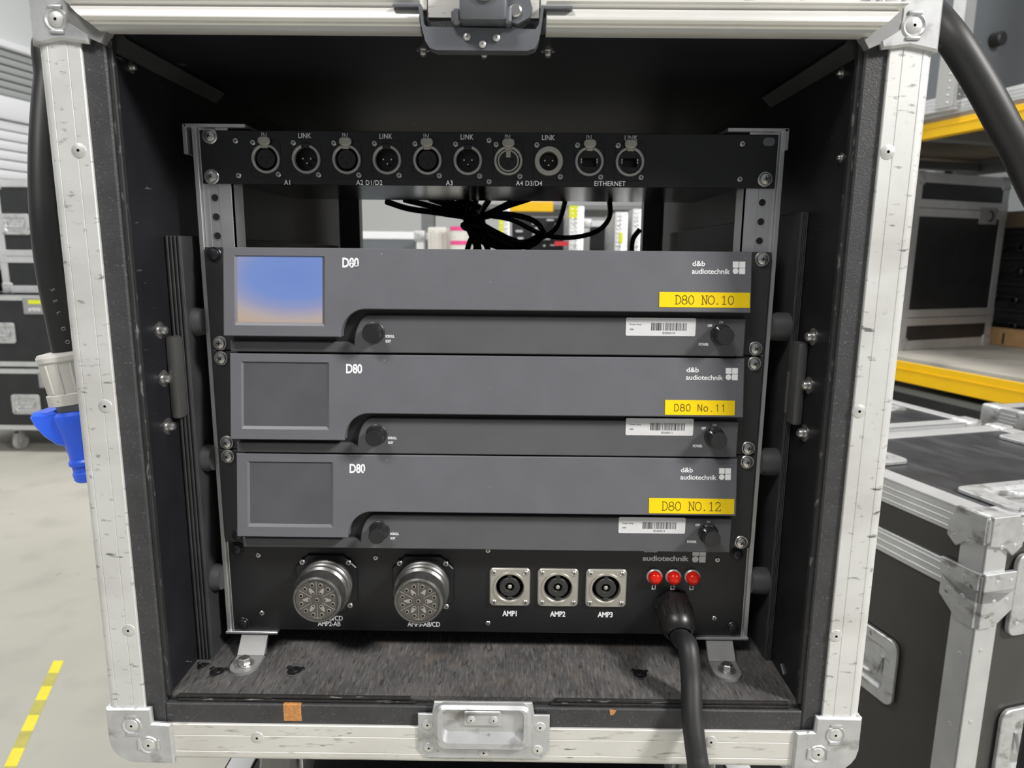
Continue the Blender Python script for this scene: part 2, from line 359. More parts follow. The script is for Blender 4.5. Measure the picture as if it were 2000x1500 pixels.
# ---------------------------------------------------------------- shared small hardware (facing -Y, origin on the surface)
def m_rack_screw(dark=False):
    b = B(); b.lathe((0, 0, 0), (0, -1, 0), [(6.3, 0), (6.3, .7), (5.7, 1.3), (5.0, 1.3)], 22, 0, cap1=False)
    b.lathe((0, 0, 0), (0, -1, 0), [(4.9, 1.0), (4.9, 2.2), (4.3, 3.0), (2.6, 3.6), (0.01, 3.75)], 22, 0, cap0=False)
    for a in (40, 130):
        c, s_ = math.cos(math.radians(a)), math.sin(math.radians(a)); n0 = len(b.v)
        b.box(-1.9, 1.9, -3.95, -3.2, -.42, .42, 0, 1); b.move(n0, Matrix.Rotation(math.radians(a), 4, 'Y'))
    return tomesh('rack_screw', b, ['screw_dk' if dark else 'chrome', 'hole'])
def m_small_screw():
    b = B(); b.lathe((0, 0, 0), (0, -1, 0), [(2.7, 0), (2.7, .7), (2.2, 1.2), (0.01, 1.45)], 16, 0, cap0=False)
    for a in (20, 110):
        n0 = len(b.v); b.box(-1.35, 1.35, -1.6, -1.0, -.3, .3, 0, 1); b.move(n0, Matrix.Rotation(math.radians(a), 4, 'Y'))
    return tomesh('small_screw', b, ['chrome', 'hole'])
def m_rivet(r=5.5):
    b = B(); b.lathe((0, 0, 0), (0, -1, 0), [(r, 0), (r*.93, .6), (r*.6, 1.3), (r*.2, 1.5)], 22, 0, cap0=False, cap1=False)
    b.lathe((0, 0, 0), (0, -1, 0), [(r*.2, 1.5), (r*.16, .4), (.01, .4)], 12, 1, cap0=False, cap1=False)
    return tomesh('rivet', b, ['alu_riv', 'hole'])
def m_dome():
    b = B(); b.lathe((0, 0, 0), (0, -1, 0), [(7.2, 0), (7.2, .8), (6.2, 1.1), (4.2, 1.2), (4.2, 3.5), (3.4, 5.6), (1.8, 6.8), (.01, 7.1)], 20, 0, cap0=False)
    return tomesh('domed_nut', b, ['chrome'])
RS, RSD, SS, RV, DN = m_rack_screw(), m_rack_screw(True), m_small_screw(), m_rivet(), m_dome()
RVS = m_rivet(3.6)

# ================================================================ THE SETTING
b = B(); b.box(-9000, 9000, -5000, 11000, -FZ-60, -FZ); solo('floor', b, 'concrete', (0, 2000, -FZ), 'pale worn concrete warehouse floor', kind='structure')
b = B(); b.box(-9000, 9000, 9800, 9900, -FZ, 4200); solo('wall_back', b, 'whitewall', (0, 9850, -FZ), 'white far wall of the warehouse', kind='structure')
# left wall with the roller shutter: it runs back and to the right
WL = thing('wall_left', 'pale grey wall above the roller shutter', None, (-3943, 4702, -FZ), math.radians(-12), True, kind='structure')
b = B(); b.box(-160, 0, -5200, 5200, 2745, 5200); b.box(-160, 0, -5200, -2600, 0, 2745); b.box(-160, 0, 2600, 5200, 0, 2745); part('wall_surface', b, 'wall', WL)
SH = thing('door_1', 'white roller shutter door with ribbed grey hood on the left wall', None, (-3943, 4702, -FZ), math.radians(-12), True, kind='structure')
b = B(); b.box(-50, 95, -2600, 2600, 2690, 2745, 10); part('hood_rail', b, 'slat', SH)
zz = 2690
for k in range(6):
    b = B(); b.box(-60, 60+4*(k % 2), -2600, 2600, zz-56, zz-8, 9, seg=2); part('hood_slat', b, 'slatdk', SH); zz -= 56
b = B(); b.box(-80, -62, -2600, 2600, 0, 2690); part('shutter_backing', b, 'slatdk', SH)
b = B(); b.box(-62, 70, -2600, 2600, zz-175, zz-6, 12, seg=2); part('shutter_header', b, 'slat', SH); zz -= 178
k = 0
while zz > 80:
    b = B(); b.box(-60, 40, -2600, 2600, zz-70, zz-6, 8, seg=2); part('shutter_slat', b, 'slat', SH); zz -= 73
# striped floor tape
p0 = Vector((-1330, 1262, -FZ)); dv = Vector((158, -406, 0)).normalized(); sd = Vector((-dv.y, dv.x, 0))*-14
TP = thing('floor_tape', 'narrow yellow striped marking tape stuck on the concrete floor', 'tape', p0[:])
for k in range(13):
    a = p0+dv*(k*66); c = p0+dv*((k+1)*66); b = B(); sk = dv*-5
    b.add([a-sd-sk, a+sd+sk, c+sd+sk, c-sd-sk, *[q+Vector((0, 0, .8)) for q in (a-sd-sk, a+sd+sk, c+sd+sk, c-sd-sk)]], [(0, 1, 2, 3), (4, 5, 6, 7), (0, 1, 5, 4), (1, 2, 6, 5), (2, 3, 7, 6), (3, 0, 4, 7)])
    part('tape_stripe', b, 'tape_d' if k % 2 else 'tape_y', TP)

# ================================================================ THE RACK CASE
FY = -74.0; XO, XI, XV, XW = 320.0, 288.0, 272.0, 269.0; ZB, ZT = -304.0, 328.0; ZF, ZC = -245.0, 283.0; YB = 600.0
CASE = thing('flight_case', 'open black flight case with worn aluminium edges holding the rack of amplifiers', 'flight case', (0, 263, ZB))
for sx in (-1, 1):
    b = B(); b.box(sx*XW, sx*317, -69, YB, ZB+2, ZT-2); part('side_panel', b, 'ply_in', CASE)
b = B(); b.box(-XW, XW, -68, YB, ZF-4, ZF); part('floor_board', b, 'floorply', CASE, 'worn dark plywood floor of the case')
b = B(); b.box(-XW, XW, -69.5, YB, -301, ZF-3.9)
part('bottom_panel', b, 'plyedge', CASE)
b = B(); b.box(-XW, XW, -69, YB, ZC, ZT-2); part('top_panel', b, 'ply_in', CASE)
# chipped layers along the front edge of the floor
for k, (x0, x1, z0, z1, yy) in enumerate(((-262, -62, -247.6, -245.2, -71), (-262, -58, -250.6, -248.4, -71.6), (62, 262, -247.8, -245.2, -70.8), (58, 262, -250.6, -248.2, -71.6))):
    b = B(); b.box(x0, x1, yy, -67, z0, z1, .5); part('ply_layer', b, 'plyedge', CASE)
# dark textured rim boards
for sx in (-1, 1):
    b = B(); b.box(sx*XV, sx*(XI+3), FY, -66, -270, 284, 1.2); part('rim_board', b, 'rim', CASE)
for sx in (-1, 1):
    b = B(); b.box(sx*268.4, sx*272.4, -71.4, -66, -246, 283, .7); part('inner_lip', b, 'innerlip', CASE)
b = B(); b.box(-XV, XV, FY, -66, -272, -251, 1.0); part('rim_board', b, 'rim', CASE)
b = B(); b.box(-XV, XV, FY+1, -66, 284, 300, 1.0); part('rim_board', b, 'rim', CASE)
b = B(); b.box(-171, -155.5, FY-.4, FY+3, -266.5, -250.5, .5); part('bare_wood_patch', b, 'rawwood', CASE, 'chipped patch of bare orange wood on the lower rim')
b = B(); b.add([(108, FY-.25, -251), (114, FY-.25, -252), (112, FY-.25, -256), (109, FY-.25, -257)], [(0, 1, 2, 3)]); part('paint_chip', b, 'rawwood', CASE)
# aluminium edge extrusions: fluted angle
def flute(x0, x1, y):
    """front outline from x0 to x1 (x1 outer) with two shallow flutes"""
    w = x1-x0; g = 0.55
    return [(x0, y+3), (x0, y+.6), (x0+.6*(1 if w > 0 else -1), y)]+[q for c in (.30, .74) for q in ((x0+w*c-w*.012, y), (x0+w*c, y+g), (x0+w*c+w*.012, y))]
for sx in (-1, 1):
    x0, x1 = sx*XI, sx*XO; ol = flute(x0, x1, FY-2.4)
    r = 6
    ol += [(x1-sx*r+sx*r*math.sin(t), FY-2.4+r-r*math.cos(t)) for t in (0, .4, .8, 1.2, 1.57)]+[(x1, -30), (x1-sx*2.5, -30), (x1-sx*2.5, FY), (x0, FY)]
    b = B(); b.prism(ol, 'z', -256, 279); part('edge_trim', b, 'alu', CASE, 'fluted aluminium corner trim, scuffed')
for (zi, zo) in ((-269, ZB),):
    ol = flute(zi, zo, FY-2.4); ol = [(y, z) for z, y in ol]; r = 5
    ol += [(FY-2.4+r-r*math.cos(t), zo+r-r*math.sin(t)) for t in (0, .4, .8, 1.2, 1.57)]+[(-30, zo), (-30, zo+2.5), (FY, zo+2.5), (FY, zi)]
    b = B(); b.prism(ol, 'x', -270, 270); part('edge_trim', b, 'alu_h', CASE, 'fluted aluminium bottom trim, scuffed')
ol = flute(298, ZT, FY-2.4); ol = [(y, z) for z, y in ol]+[(FY-2.4, ZT-5), (FY, ZT), (-30, ZT), (-30, ZT-2.5), (FY, ZT-2.5), (FY, 298)]
b = B(); b.prism(ol, 'x', -290, 290); part('edge_trim', b, 'alu_h', CASE)
for sx in (-1, 1):
    for (z0_, z1_) in ((ZB, ZB+30), (ZT-30, ZT)):
        b = B(); b.box(sx*317, sx*320, -34, YB, z0_, z1_, .8); zz_ = z0_ if z0_ == ZB else z1_-2.6
        b.box(sx*288, sx*320, -34, YB, zz_, zz_+2.6, .8); part('edge_trim', b, 'alu_h', CASE)
# protruding tongue profile along the top opening, mitred at its ends
prof = [(-73, 302.4), (-85, 302.6), (-85.6, 301.4), (-82.5, 300.6), (-80.5, 298.2), (-82.5, 297.0), (-84.6, 296.4), (-86.4, 294.5), (-88.2, 290.4), (-88.2, 288.6), (-86.6, 286.8), (-83.6, 286.2), (-82.8, 285.2), (-82.6, 283.0), (-80, 281.6), (-73, 281.6)]
for xa, xb in ((-1, -44), (44, 1)):
    b = B(); n = len(prof); vs = []
    for e in (xa, xb):
        for (y, z) in prof:
            x = e if abs(e) > 1 else e*(271+(z-281.6)*1.15); vs.append((x, y, z))
    tri = tessellate_polygon([[Vector((y, z, 0)) for y, z in prof]])
    b.add(vs, [(i, (i+1) % n, n+(i+1) % n, n+i) for i in range(n)]+[tuple(t) for t in tri]+[tuple(i+n for i in t) for t in tri])
    part('lid_tongue_profile', b, 'alu_smooth', CASE, 'smooth rounded aluminium profile along the top edge')
for sx in (-1, 1):
    b = B(); b.prism([(sx*266, 283), (sx*272, 274), (sx*284, 279), (sx*296, 287), (sx*296, 301), (sx*266, 301)], 'y', -79, -70); part('mitre_plate', b, 'zinc_grey', CASE)
b = B(); b.box(-246, 246, 474, 478, 212, 282, .5); part('added_light_block', b, 'panel', CASE)  # unseen panel, added to keep rear light off the case ceiling
# battens in the upper corners
for sx in (-1, 1):
    b = B(); b.prism([(sx*XW, 271), (sx*XW, 283), (sx*262, 283), (sx*260, 280)], 'y', -66, 105); part('corner_batten', b, 'liner', CASE)
    n0 = 0
    stamp('bolt', DN, CASE, (sx*XW, -46, 266), (0, 0, math.radians(90 if sx < 0 else -90)), (.6, .6, .6))
stamp('bolt', DN, CASE, (XW, -58, 203), (0, 0, math.radians(-90)), (.5, .5, .5))
# steel corner braces
def brace(sx, top):
    if not top:
        ol = [(320.8, -253), (282, -252.5), (281.5, -266.5), (266, -267.5), (265.5, -305.5)]+[(320.8-22+22*math.sin(t), -305.5+22-22*math.cos(t)) for t in (0, .3, .6, .9, 1.2, 1.57)]
    else:
        ol = [(320.8, 272), (300, 276), (290, 274.5), (281, 273.5), (279, 279.5), (292, 287.5), (292, 300), (268, 300.5), (266, 329), (320.8, 329)]
    ol = [(sx*x, z) for x, z in ol]; b = B(); b.plate(ol, yf=FY-5.6, yb=FY-2, ch=1.6)
    z0, z1 = (-305.5, -253) if not top else (272, 329)
    b.box(sx*317.5, sx*321.5, FY-4, -34, z0+(18 if not top else 0), z1, 1.2)
    if not top: b.box(sx*268, sx*300, FY-4, -34, -306.5, -303, 1.2)
    o = part('corner_brace', b, 'steel', CASE, 'pressed steel corner brace with dents')
    spots = [(299, -268.5, 1), (286, -287, 0)] if not top else [(301.5, 289, 1), (284, 309, 0)]
    for (x, z, vert) in spots:
        bb = B(); bb.lathe((sx*x, FY-5.4, z), (0, -1, 0), [(8.6, 0), (7.6, 1.1), (6.4, .2)], 22, cap0=False, cap1=False)
        for q in (-1, 1):
            c = (sx*x, FY-5.4, z+q*8.2) if vert else (sx*x+q*8.2, FY-5.4, z); n0 = len(bb.v)
            bb.box(-5.2, 5.2, -1.5, .5, -1.5, 1.5, 1.2, seg=2)
            bb.move(n0, Matrix.Translation(c) @ Matrix.Rotation(0 if vert else math.pi/2, 4, 'Y'))
        part('embossed_ring', bb, 'steel', o)
        stamp('rivet', RV, o, Vector((sx*x, FY-5.4, z))-Vector(ORG[CASE]) if False else (sx*x, FY-5.4, z))
for sx in (-1, 1):
    brace(sx, False); brace(sx, True)
for (x, z) in ((-296.6, 201), (-296, 9.3), (-295.4, -182), (293.8, 204.7), (292.4, 11.6), (292.4, -179), (-193.7, -281), (195.2, -279), (-207, 307), (188, 307)):
    stamp('rivet', RV, CASE, (x, FY-2.2, z))
# butterfly latch dish over the top edge
b = B()
dish = [(-44, 296), (-42, 283), (-39.5, 273), (-36.5, 268.6), (-32, 267), (31, 267), (36, 268.6), (38.5, 273), (40.5, 283), (42, 296)]
inn = [(40, 296), (38.6, 284), (37.5, 280.6), (-39, 281.6), (-40.3, 284), (-42, 296)]
b.prism(dish+[(40, 296), (38.6, 284), (36.5, 281), (-38.5, 282), (-40.3, 284), (-42, 296)], 'y', -93, -82)
b.prism([(-39.3, 281.9), (-38.2, 273), (-34, 268), (33, 268), (37.5, 273), (37.4, 281)], 'y', -91.5, -89)
b.box(-62, -42, -91, -82, 295.2, 297.2, .5); b.box(41, 62, -91, -82, 294.6, 296.6, .5)
LT = part('latch', b, 'steel_dark', CASE, 'grey steel recessed butterfly latch on the top edge')
for x, z in ((-10.5, 275.5), (9.6, 275), (0, 270.8)): stamp('rivet', RVS, LT, (x, -94, z), None, (.7, .7, .7))
b = B(); b.box(-40, 40, -77, -74.5, 281, 330); part('latch_back', b, 'rim', LT)
b = B(); b.box(-39, 39, -78.5, -76, 292.5, 330); part('latch_trim', b, 'alu_h', LT)
b = B(); b.box(-15, 17, -106, -84, 282.6, 318, 2.5, seg=2); b.box(-21, -14, -100, -86, 282, 292, 2); b.box(15, 20, -104, -88, 281.5, 292, 1.5)
b.prism([(17, 318), (17, 285), (24, 283), (32, 287), (34, 293), (26, 318)], 'y', -97, -88); part('latch_body', b, 'steel_dark', LT)
b = B(); b.lathe((2, -108, 303.5), (0, 1, 0), [(9.5, 0), (9.5, 3)], 24); b.box(-12, -3, -107.2, -104, 301, 307, 1); part('latch_pivot', b, 'nickel', LT)
b = B(); b.lathe((22.5, -97, 291), (0, -1, 0), [(4.2, 0), (4.2, 1.5), (3.2, 2.2)], 18); part('rivet', b, 'chrome', LT)
for x, yb_ in ((-48.6, -35), (-1.8, -30), (47.4, -35)): stamp('bolt', DN, CASE, (x, yb_, 283), (math.radians(90), 0, 0), (.75, .75, .75))
# keeper dish in the bottom edge
b = B(); b.plate([(-55, -255), (-43, -255), (-41, -243.5), (42, -243.5), (44, -255), (57, -255), (57, -288), (50, -297), (-48, -297), (-55, -288)], yf=FY-4.2, yb=FY-2, ch=.5)
KP = part('keeper_plate', b, 'steel', CASE, 'bright steel latch keeper in the bottom edge')
b = B(); n0 = 0
lo = rrect(-40, 41, -285.5, -243.5, 8); l2 = rrect(-34, 35, -278, -246, 6)
b.plate(lo, [l2], yf=FY-10.5, yb=FY-4, ch=2.5, hole_back=[(rrect(-33, 34, -270, -247, 5), FY-5.5)])
b.add([(x, FY-5.5, z) for x, z in rrect(-33, 34, -270, -247, 5)], [tuple(range(24))]); part('keeper_dish', b, 'steel', KP)
b = B(); b.box(-16, 16, FY-10, FY-5, -251.5, -247, 1.6); b.box(-16, 16, FY-8, FY-5, -263, -251, .8); part('keeper_tongue', b, 'steel', KP)
for x in (-9.5, 9.5): stamp('rivet', RVS, KP, (x, FY-8, -257))
for x, z in ((-47, -265), (-46, -287), (1, -291), (47, -288), (49, -266)): stamp('rivet', RV, KP, (x, FY-4.2, z), None, (.85, .85, .85))
# inner liners with visible ply edge, rubber buffers, handle backs
for sx, y0, zt, xl, yb_ in ((-1, -19, 142, 255, -2), (1, -9, 166, 262.6, 4)):
    b = B(); b.box(sx*XW, sx*xl, y0+1.5, 500, ZF, zt, .6)
    for k in range(4):
        st_ = (XW-xl-1)/4; xa = xl+.6+k*st_; b.box(sx*xa, sx*(xa+st_*.66), y0, y0+3, ZF, zt, .5)
    part('liner_board', b, 'liner', CASE, 'liner board with ribbed plywood edge')
    for z in (69, -54, -170):
        b = B(); b.lathe((sx*(xl+.4), yb_, z), (-sx, 0, 0), [(12.5, 0), (12.5, xl-252), (11.5, xl-248), (11.5, xl-246.5)], 24); part('rubber_buffer', b, 'bufferrub', CASE)
    b = B(); b.box(sx*XW, sx*260, -31, -13, -12, 59, 3, seg=2); b.box(sx*261, sx*258.6, -17, -13.5, -4, 32, .6); part('handle_back', b, 'handleback', CASE)
    for z in (65, 24.5, -16.5): stamp('bolt', DN, CASE, (sx*XW, -37, z), (0, 0, math.radians(90 if sx < 0 else -90)))
    b = B(); n0 = len(b.v); b.box(-1, 1, -5, 5, -.6, .6, .4); b.move(n0, Matrix.Translation((sx*(XW-.8), -36, -236)) @ Matrix.Rotation(.6*sx, 4, 'X')); part('staple', b, 'chrome', CASE)
# tee nuts in the floor
def m_teenut():
    b = B(); b.lathe((0, 0, 0), (0, 0, 1), [(8.5, 0), (8.2, .8), (5, .9), (4.4, 2.2), (3, 2.2), (2.8, .4), (.01, .4)], 20, 0)
    for a in range(3):
        n0 = len(b.v); b.box(7.5, 12, -3, 3, 0, 1.6, .5); b.move(n0, Matrix.Rotation(a*2.094+.4, 4, 'Z'))
    return tomesh('tee_nut', b, ['screw_dk'])
TN = m_teenut()
for (px, py) in ((424, 1312), (575, 1310), (395, 1300), (1250, 1316)):
    d = at(px, py, 0)-CAM; p = CAM+d*((ZF-CAM.z)/d.z); stamp('tee_nut', TN, CASE, (p.x, p.y, ZF), None, (.5, .5, .6) if px == 395 else (.75, .75, .75))
# rack rails
for sx in (-1, 1):
    for yy in (0, 478):
        b = B()
        b.box(sx*247, sx*217.5, yy+2.6, yy+6, -226, 232); b.box(sx*247, sx*243, yy-1.5, yy+45, -226, 232, .4); b.box(sx*220, sx*217.5, yy+2.6, yy+26, -226, 232)
        b.box(sx*242.5, sx*237.5, yy+2.0, yy+3, -226, 232); b.box(sx*229, sx*218, yy+2.0, yy+3, -226, 232, .3)
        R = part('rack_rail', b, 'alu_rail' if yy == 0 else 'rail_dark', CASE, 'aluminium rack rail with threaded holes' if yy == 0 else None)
        if yy == 0:
            for k in range(4):
                b = B(); z = 142.5+15.9*k; b.lathe((sx*232.5, 2.7, z), (0, -1, 0), [(3.7, 0), (3.7, .5), (2.9, .5)], 18, 0, cap0=False, cap1=False); b.lathe((sx*232.5, 2.6, z), (0, -1, 0), [(2.9, 0), (2.9, .2), (.01, .2)], 16, 1)
                part('threaded_hole', b, ['chrome', 'hole'], R)
    b = B(); b.box(sx*(252 if sx < 0 else 248), sx*(201 if sx < 0 else 198), -4, 40, 230.6, 233.4, .4)
    if sx < 0: b.box(-253.5, -250, -4, 40, 209, 233, .4)
    else: b.box(245, 248.6, -4, 40, 216, 233, .4)
    part('frame_bracket', b, 'alu_rail', CASE)
    b = B(); b.box(sx*247.5, sx*198, -4, 40, -227.2, -224.6, .4); part('frame_bracket', b, 'alu_rail', CASE)
    b = B(); xa, xb = sx*233, sx*208
    b.add([(xa, -1, -227), (xb, -1, -227), (xb, -15, -242), (xa, -15, -242), (xa, 2, -227), (xb, 2, -227), (xb, -11, -245), (xa, -11, -245)], [(0, 1, 2, 3), (4, 5, 6, 7), (0, 3, 7, 4), (1, 2, 6, 5), (0, 1, 5, 4), (2, 3, 7, 6)])
    cx = sx*220.5
    b.prism([(cx-12.5, -11), (cx+12.5, -11)]+[(cx+12.5*math.cos(t), -30-13*math.sin(t)) for t in [i*math.pi/10 for i in range(11)]], 'z', -245, -242.4)
    FT = part('foot_bracket', b, 'zinc_grey', CASE, 'grey steel foot bracket bolting the rack to the floor')
    b = B(); b.lathe((cx, -29, -242.4), (0, 0, 1), [(8.2, 0), (8.2, 1.2), (6.2, 1.2), (6.2, 2.2)], 22); b.lathe((cx, -29, -240.4), (0, 0, 1), [(5.6, 0), (5.6, 4.2), (4.6, 5)], 6); part('bolt', b, 'chrome', FT)
# castors under the case
def castor(parent, x, y, ztop, h, s=1.0):
    b = B(); b.box(x-48*s, x+48*s, y-42*s, y+42*s, ztop-4, ztop, .8); b.lathe((x, y, ztop-4), (0, 0, -1), [(30*s, 0), (30*s, 14*s), (24*s, 18*s)], 24)
    b.box(x-22*s, x-18*s, y-18*s, y+26*s, ztop-h*.62, ztop-16*s, 1); b.box(x+18*s, x+22*s, y-18*s, y+26*s, ztop-h*.62, ztop-16*s, 1)
    c = part('castor', b, 'steel', parent)
    r = h*.40; b = B(); b.lathe((x-15*s, y+12*s, ztop-h+r), (1, 0, 0), [(r*.9, 0), (r, 4*s), (r, 26*s), (r*.9, 30*s)], 28); part('wheel', b, 'wheel', c)
    return c
for sx in (-1, 1):
    for yy in (35, 500): castor(CASE, sx*210, yy, ZB, 140)

# ================================================================ BACKGROUND FLIGHT CASES
def handle_mesh(b, M, w=170, h=120, small=False):
    n0 = len(b.v); o = rrect(-w/2, w/2, -h/2, h/2, 16, 4); i = rrect(-w*.36, w*.36, -h*.33, h*.33, 8, 4)
    b.plate(o, [i], yf=-6, yb=0, ch=1.2, hole_back=[(rrect(-w*.33, w*.33, -h*.28, h*.28, 8, 4), -.6)])
    b.add([(x, -.6, z) for x, z in rrect(-w*.33, w*.33, -h*.28, h*.28, 8, 4)], [tuple(range(20))])
    b.tube(spline([(-w*.30, -4, h*.16), (-w*.29, -9, 0), (-w*.25, -11, -h*.12), (0, -12, -h*.13), (w*.25, -11, -h*.12), (w*.29, -9, 0), (w*.30, -4, h*.16)], 4), 4.5, 8)
    b.move(n0, M)
def roadcase(name, label, org, rot, w, d, h, z0=0, lids=(), bodymat='hexply', topmat=None, tw=30, trims='alu_bg', handles=(), castors=0, corner=46, group=None, rivets=False):
    """local frame: x along the width, y depth (front at y=0), z up; z0 = clearance below the body"""
    T = thing(name, label, 'flight case', org, rot, True, group); t = 3.0
    b = B(); b.box(3, w-3, 3, d-3, z0+3, z0+h-3); part('body', b, bodymat, T)
    if topmat: b = B(); b.box(tw*.6, w-tw*.6, tw*.6, d-tw*.6, z0+h-4, z0+h-1.5); part('top_board', b, topmat, T)
    def trim(bx):
        b = B()
        for q in bx: b.box(*q, .8)
        part('edge_trim', b, trims, T)
    lv = [(z0, z0+tw), (z0+h-tw, z0+h)]
    for (x, xs) in ((0, 1), (w, -1)):
        for (y, ys) in ((0, 1), (d, -1)):
            trim([(x, x+xs*tw, y, y+ys*t, z0, z0+h), (x, x+xs*t, y, y+ys*tw, z0, z0+h)])
    for (z, zs) in ((z0, 1), (z0+h, -1)):
        for (y, ys) in ((0, 1), (d, -1)):
            q = [(0, w, y, y+ys*t, z, z+zs*tw), (0, w, y, y+ys*tw, z, z+zs*t)]
            if tw > 34: q += [(0, w, y-ys*1.2, y+ys*t, z+zs*tw*c, z+zs*(tw*c+3)) for c in (.3, .55, .8)]
            trim(q)
        for (x, xs) in ((0, 1), (w, -1)):
            q = [(x, x+xs*t, 0, d, z, z+zs*tw), (x, x+xs*tw, 0, d, z, z+zs*t)]
            if tw > 34: q += [(x-xs*1.2, x+xs*t, 0, d, z+zs*tw*c, z+zs*(tw*c+3)) for c in (.3, .55, .8)]
            trim(q)
    for lz in lids:
        zz = z0+h-lz
        for (za, zb) in ((zz+1.5, zz+tw*.85), (zz-tw*.85, zz-1.5)):
            b = B(); b.box(-2, w+2, -2, t, za, zb, 1); b.box(-2, w+2, d-t, d+2, za, zb, 1); b.box(-2, t, -2, d+2, za, zb, 1); b.box(w-t, w+2, -2, d+2, za, zb, 1); part('lid_band', b, trims, T)
    c = corner
    for x in (0, w):
        for y in (0, d):
            for z in (z0, z0+h):
                b = B(); b.box(x+(-5 if x == 0 else 5), x+(c if x == 0 else -c), y+(-5 if y == 0 else 5), y+(c if y == 0 else -c), z+(-5 if z == z0 else 5), z+(c if z == z0 else -c), 8, seg=3)
                part('ball_corner', b, 'steel', T)
    for (face, u, z) in handles:
        b = B()
        if face == 'front': M = Matrix.Translation((u, 0, z))
        elif face == 'left': M = Matrix.Translation((0, u, z)) @ Matrix.Rotation(-math.pi/2, 4, 'Z')
        elif face == 'top': M = Matrix.Translation((u, z, z0+h)) @ Matrix.Rotation(-math.pi/2, 4, 'X')
        handle_mesh(b, M); part('handle', b, 'steel', T)
    if castors:
        for x in (90, w-90):
            for y in (80, d-90): castor(T, x, y, z0, castors, .9)
    return T
def on_case(T, b, mats, name, **k): return part(name, b, mats, T, **k)

# stack on the left: two wide cases on castors and a taller one on top
def nameplate(T, x, z, w=130, h=95):
    b = B(); b.box(x, x+w, -4, 0, z, z+h, 1); q = part('name_plate', b, 'labelgrey', T)
    b = B(); b.box(x+w*.25, x+w*.85, -4.6, -3, z+h*.62, z+h*.86); part('lime_strip', b, 'lime', q)
    text('plate_lettering', 'artmis', h*.28, 'white', q, x+w*.5, -4.8, z+h*.32, .75, .02)
YS = 3403
roadcase('flight_case', 'long black flight case on castors at the foot of the left stack', (-3420, YS, -FZ), 0, 1250, 650, 375, z0=143, handles=[('front', 528, 303), ('front', 1000, 303)], castors=143)
castor(bpy.data.objects['flight_case.001'], 400, 80, 143, 143, .9)
nameplate(bpy.data.objects['flight_case.001'], 620, 405)
roadcase('flight_case', 'black flight case resting in the middle of the left stack', (-3420, YS, -FZ+529), 0, 1250, 650, 420, z0=0, handles=[('front', 430, 200), ('front', 1000, 200)])
nameplate(bpy.data.objects['flight_case.002'], 580, 312)
roadcase('flight_case', 'tall black flight case standing on top of the left stack', (-3035, YS+120, -FZ+955), 0, 620, 560, 655, tw=44, handles=[('front', 120, 400)], lids=(440,), corner=60)
b = B(); b.box(-3330, -3110, YS+60, YS+420, -115, 20, 30, seg=3); b.box(-3300, -3140, YS+50, YS+120, 15, 60, 12)
solo('moulded_equipment_case', b, 'hexply', (-3220, YS+240, -116), 'small black moulded box lying beside the tall case on the left stack', 'box')

# hall directions: the aisle on the right runs about 16 degrees off the rack
TH = math.radians(16.0); EU = Vector((math.cos(TH), math.sin(TH), 0)); EV = Vector((-math.sin(TH), math.cos(TH), 0))
ZN = -240
NC = roadcase('flight_case', 'large dark flight case with ridged trims beside the rack, nearest on the right', (712, 347, -FZ), TH, 560, 455, FZ+ZN-120, z0=120, tw=42, lids=(), bodymat='caseply', topmat='casetop', castors=120, corner=40, trims='alu_bg')
# ridged lid band and braces of the near case
b = B(); H = FZ+ZN
for (za, zb) in ((H-128, H-88),):
    b.box(-3, 3, -3, 455, za, zb, .8); b.box(-3, 563, -3, 3, za, zb, .8)
    for c in (.2, .5, .8): b.box(-4.4, 0, 0, 455, za+40*c-2, za+40*c+2, .6); b.box(0, 560, -4.4, 0, za+40*c-2, za+40*c+2, .6)
part('lid_band', b, 'alu_bg', NC)
def nbrace(zt, hgt, wd, flare):
    b = B(); pl = [(0, zt), (wd, zt), (wd, zt-hgt*.55), (wd*.45, zt-hgt), (0, zt-hgt)] if flare else [(0, zt), (wd*.8, zt), (wd, zt-hgt*.5), (wd*.98, zt-hgt*.8), (wd*.72, zt-hgt), (wd*.5, zt-hgt*.8), (0, zt-hgt*.7)]
    n0 = len(b.v); b.plate(pl, yf=-6, yb=0, ch=.8); n1 = len(b.v); b.plate([(-x, z) for x, z in pl], yf=-6, yb=0, ch=.8)
    b.move(n1, Matrix.Rotation(-math.pi/2, 4, 'Z')); o = part('corner_brace', b, 'steel', NC)
    for f in (.75, .35):
        z = zt-hgt*(.3 if flare else .75)
        stamp('rivet', RVS, o, (wd*f, -6, z)); stamp('rivet', RVS, o, (-6, wd*f, z), (0, 0, -math.pi/2))
nbrace(H+4, 62, 62, False); nbrace(H-84, 46, 66, True); nbrace(H-110, 60, 62, True)
for u_, z_ in ((100, H-330),):
    pass
for z in (H-210, H-330, H-450, H-600):
    stamp('rivet', RVS, NC, (18, -.2, z)); stamp('rivet', RVS, NC, (-.2, 18, z-12), (0, 0, -math.pi/2))
b = B(); handle_mesh(b, Matrix.Translation((0, 205, H-330)) @ Matrix.Rotation(-math.pi/2, 4, 'Z'), 160, 120); part('handle', b, 'steel', NC)
b = B(); handle_mesh(b, Matrix.Translation((170, 0, H-385)), 190, 130); part('latch_plate', b, 'steel', NC)
b = B(); b.plate(rrect(58, 150, H-190, H-60, 14), yf=-7, yb=0, ch=1); o = part('latch_plate', b, 'steel', NC)
for q in ((72, -170), (135, -170), (72, -78), (135, -78)): stamp('rivet', RVS, o, (q[0], -7, H+q[1]))
b = B(); n0 = 0; handle_mesh(b, Matrix.Translation((175, 62, H)) @ Matrix.Rotation(-math.pi/2, 4, 'X'), 230, 110); part('recessed_latch', b, 'steel', NC)
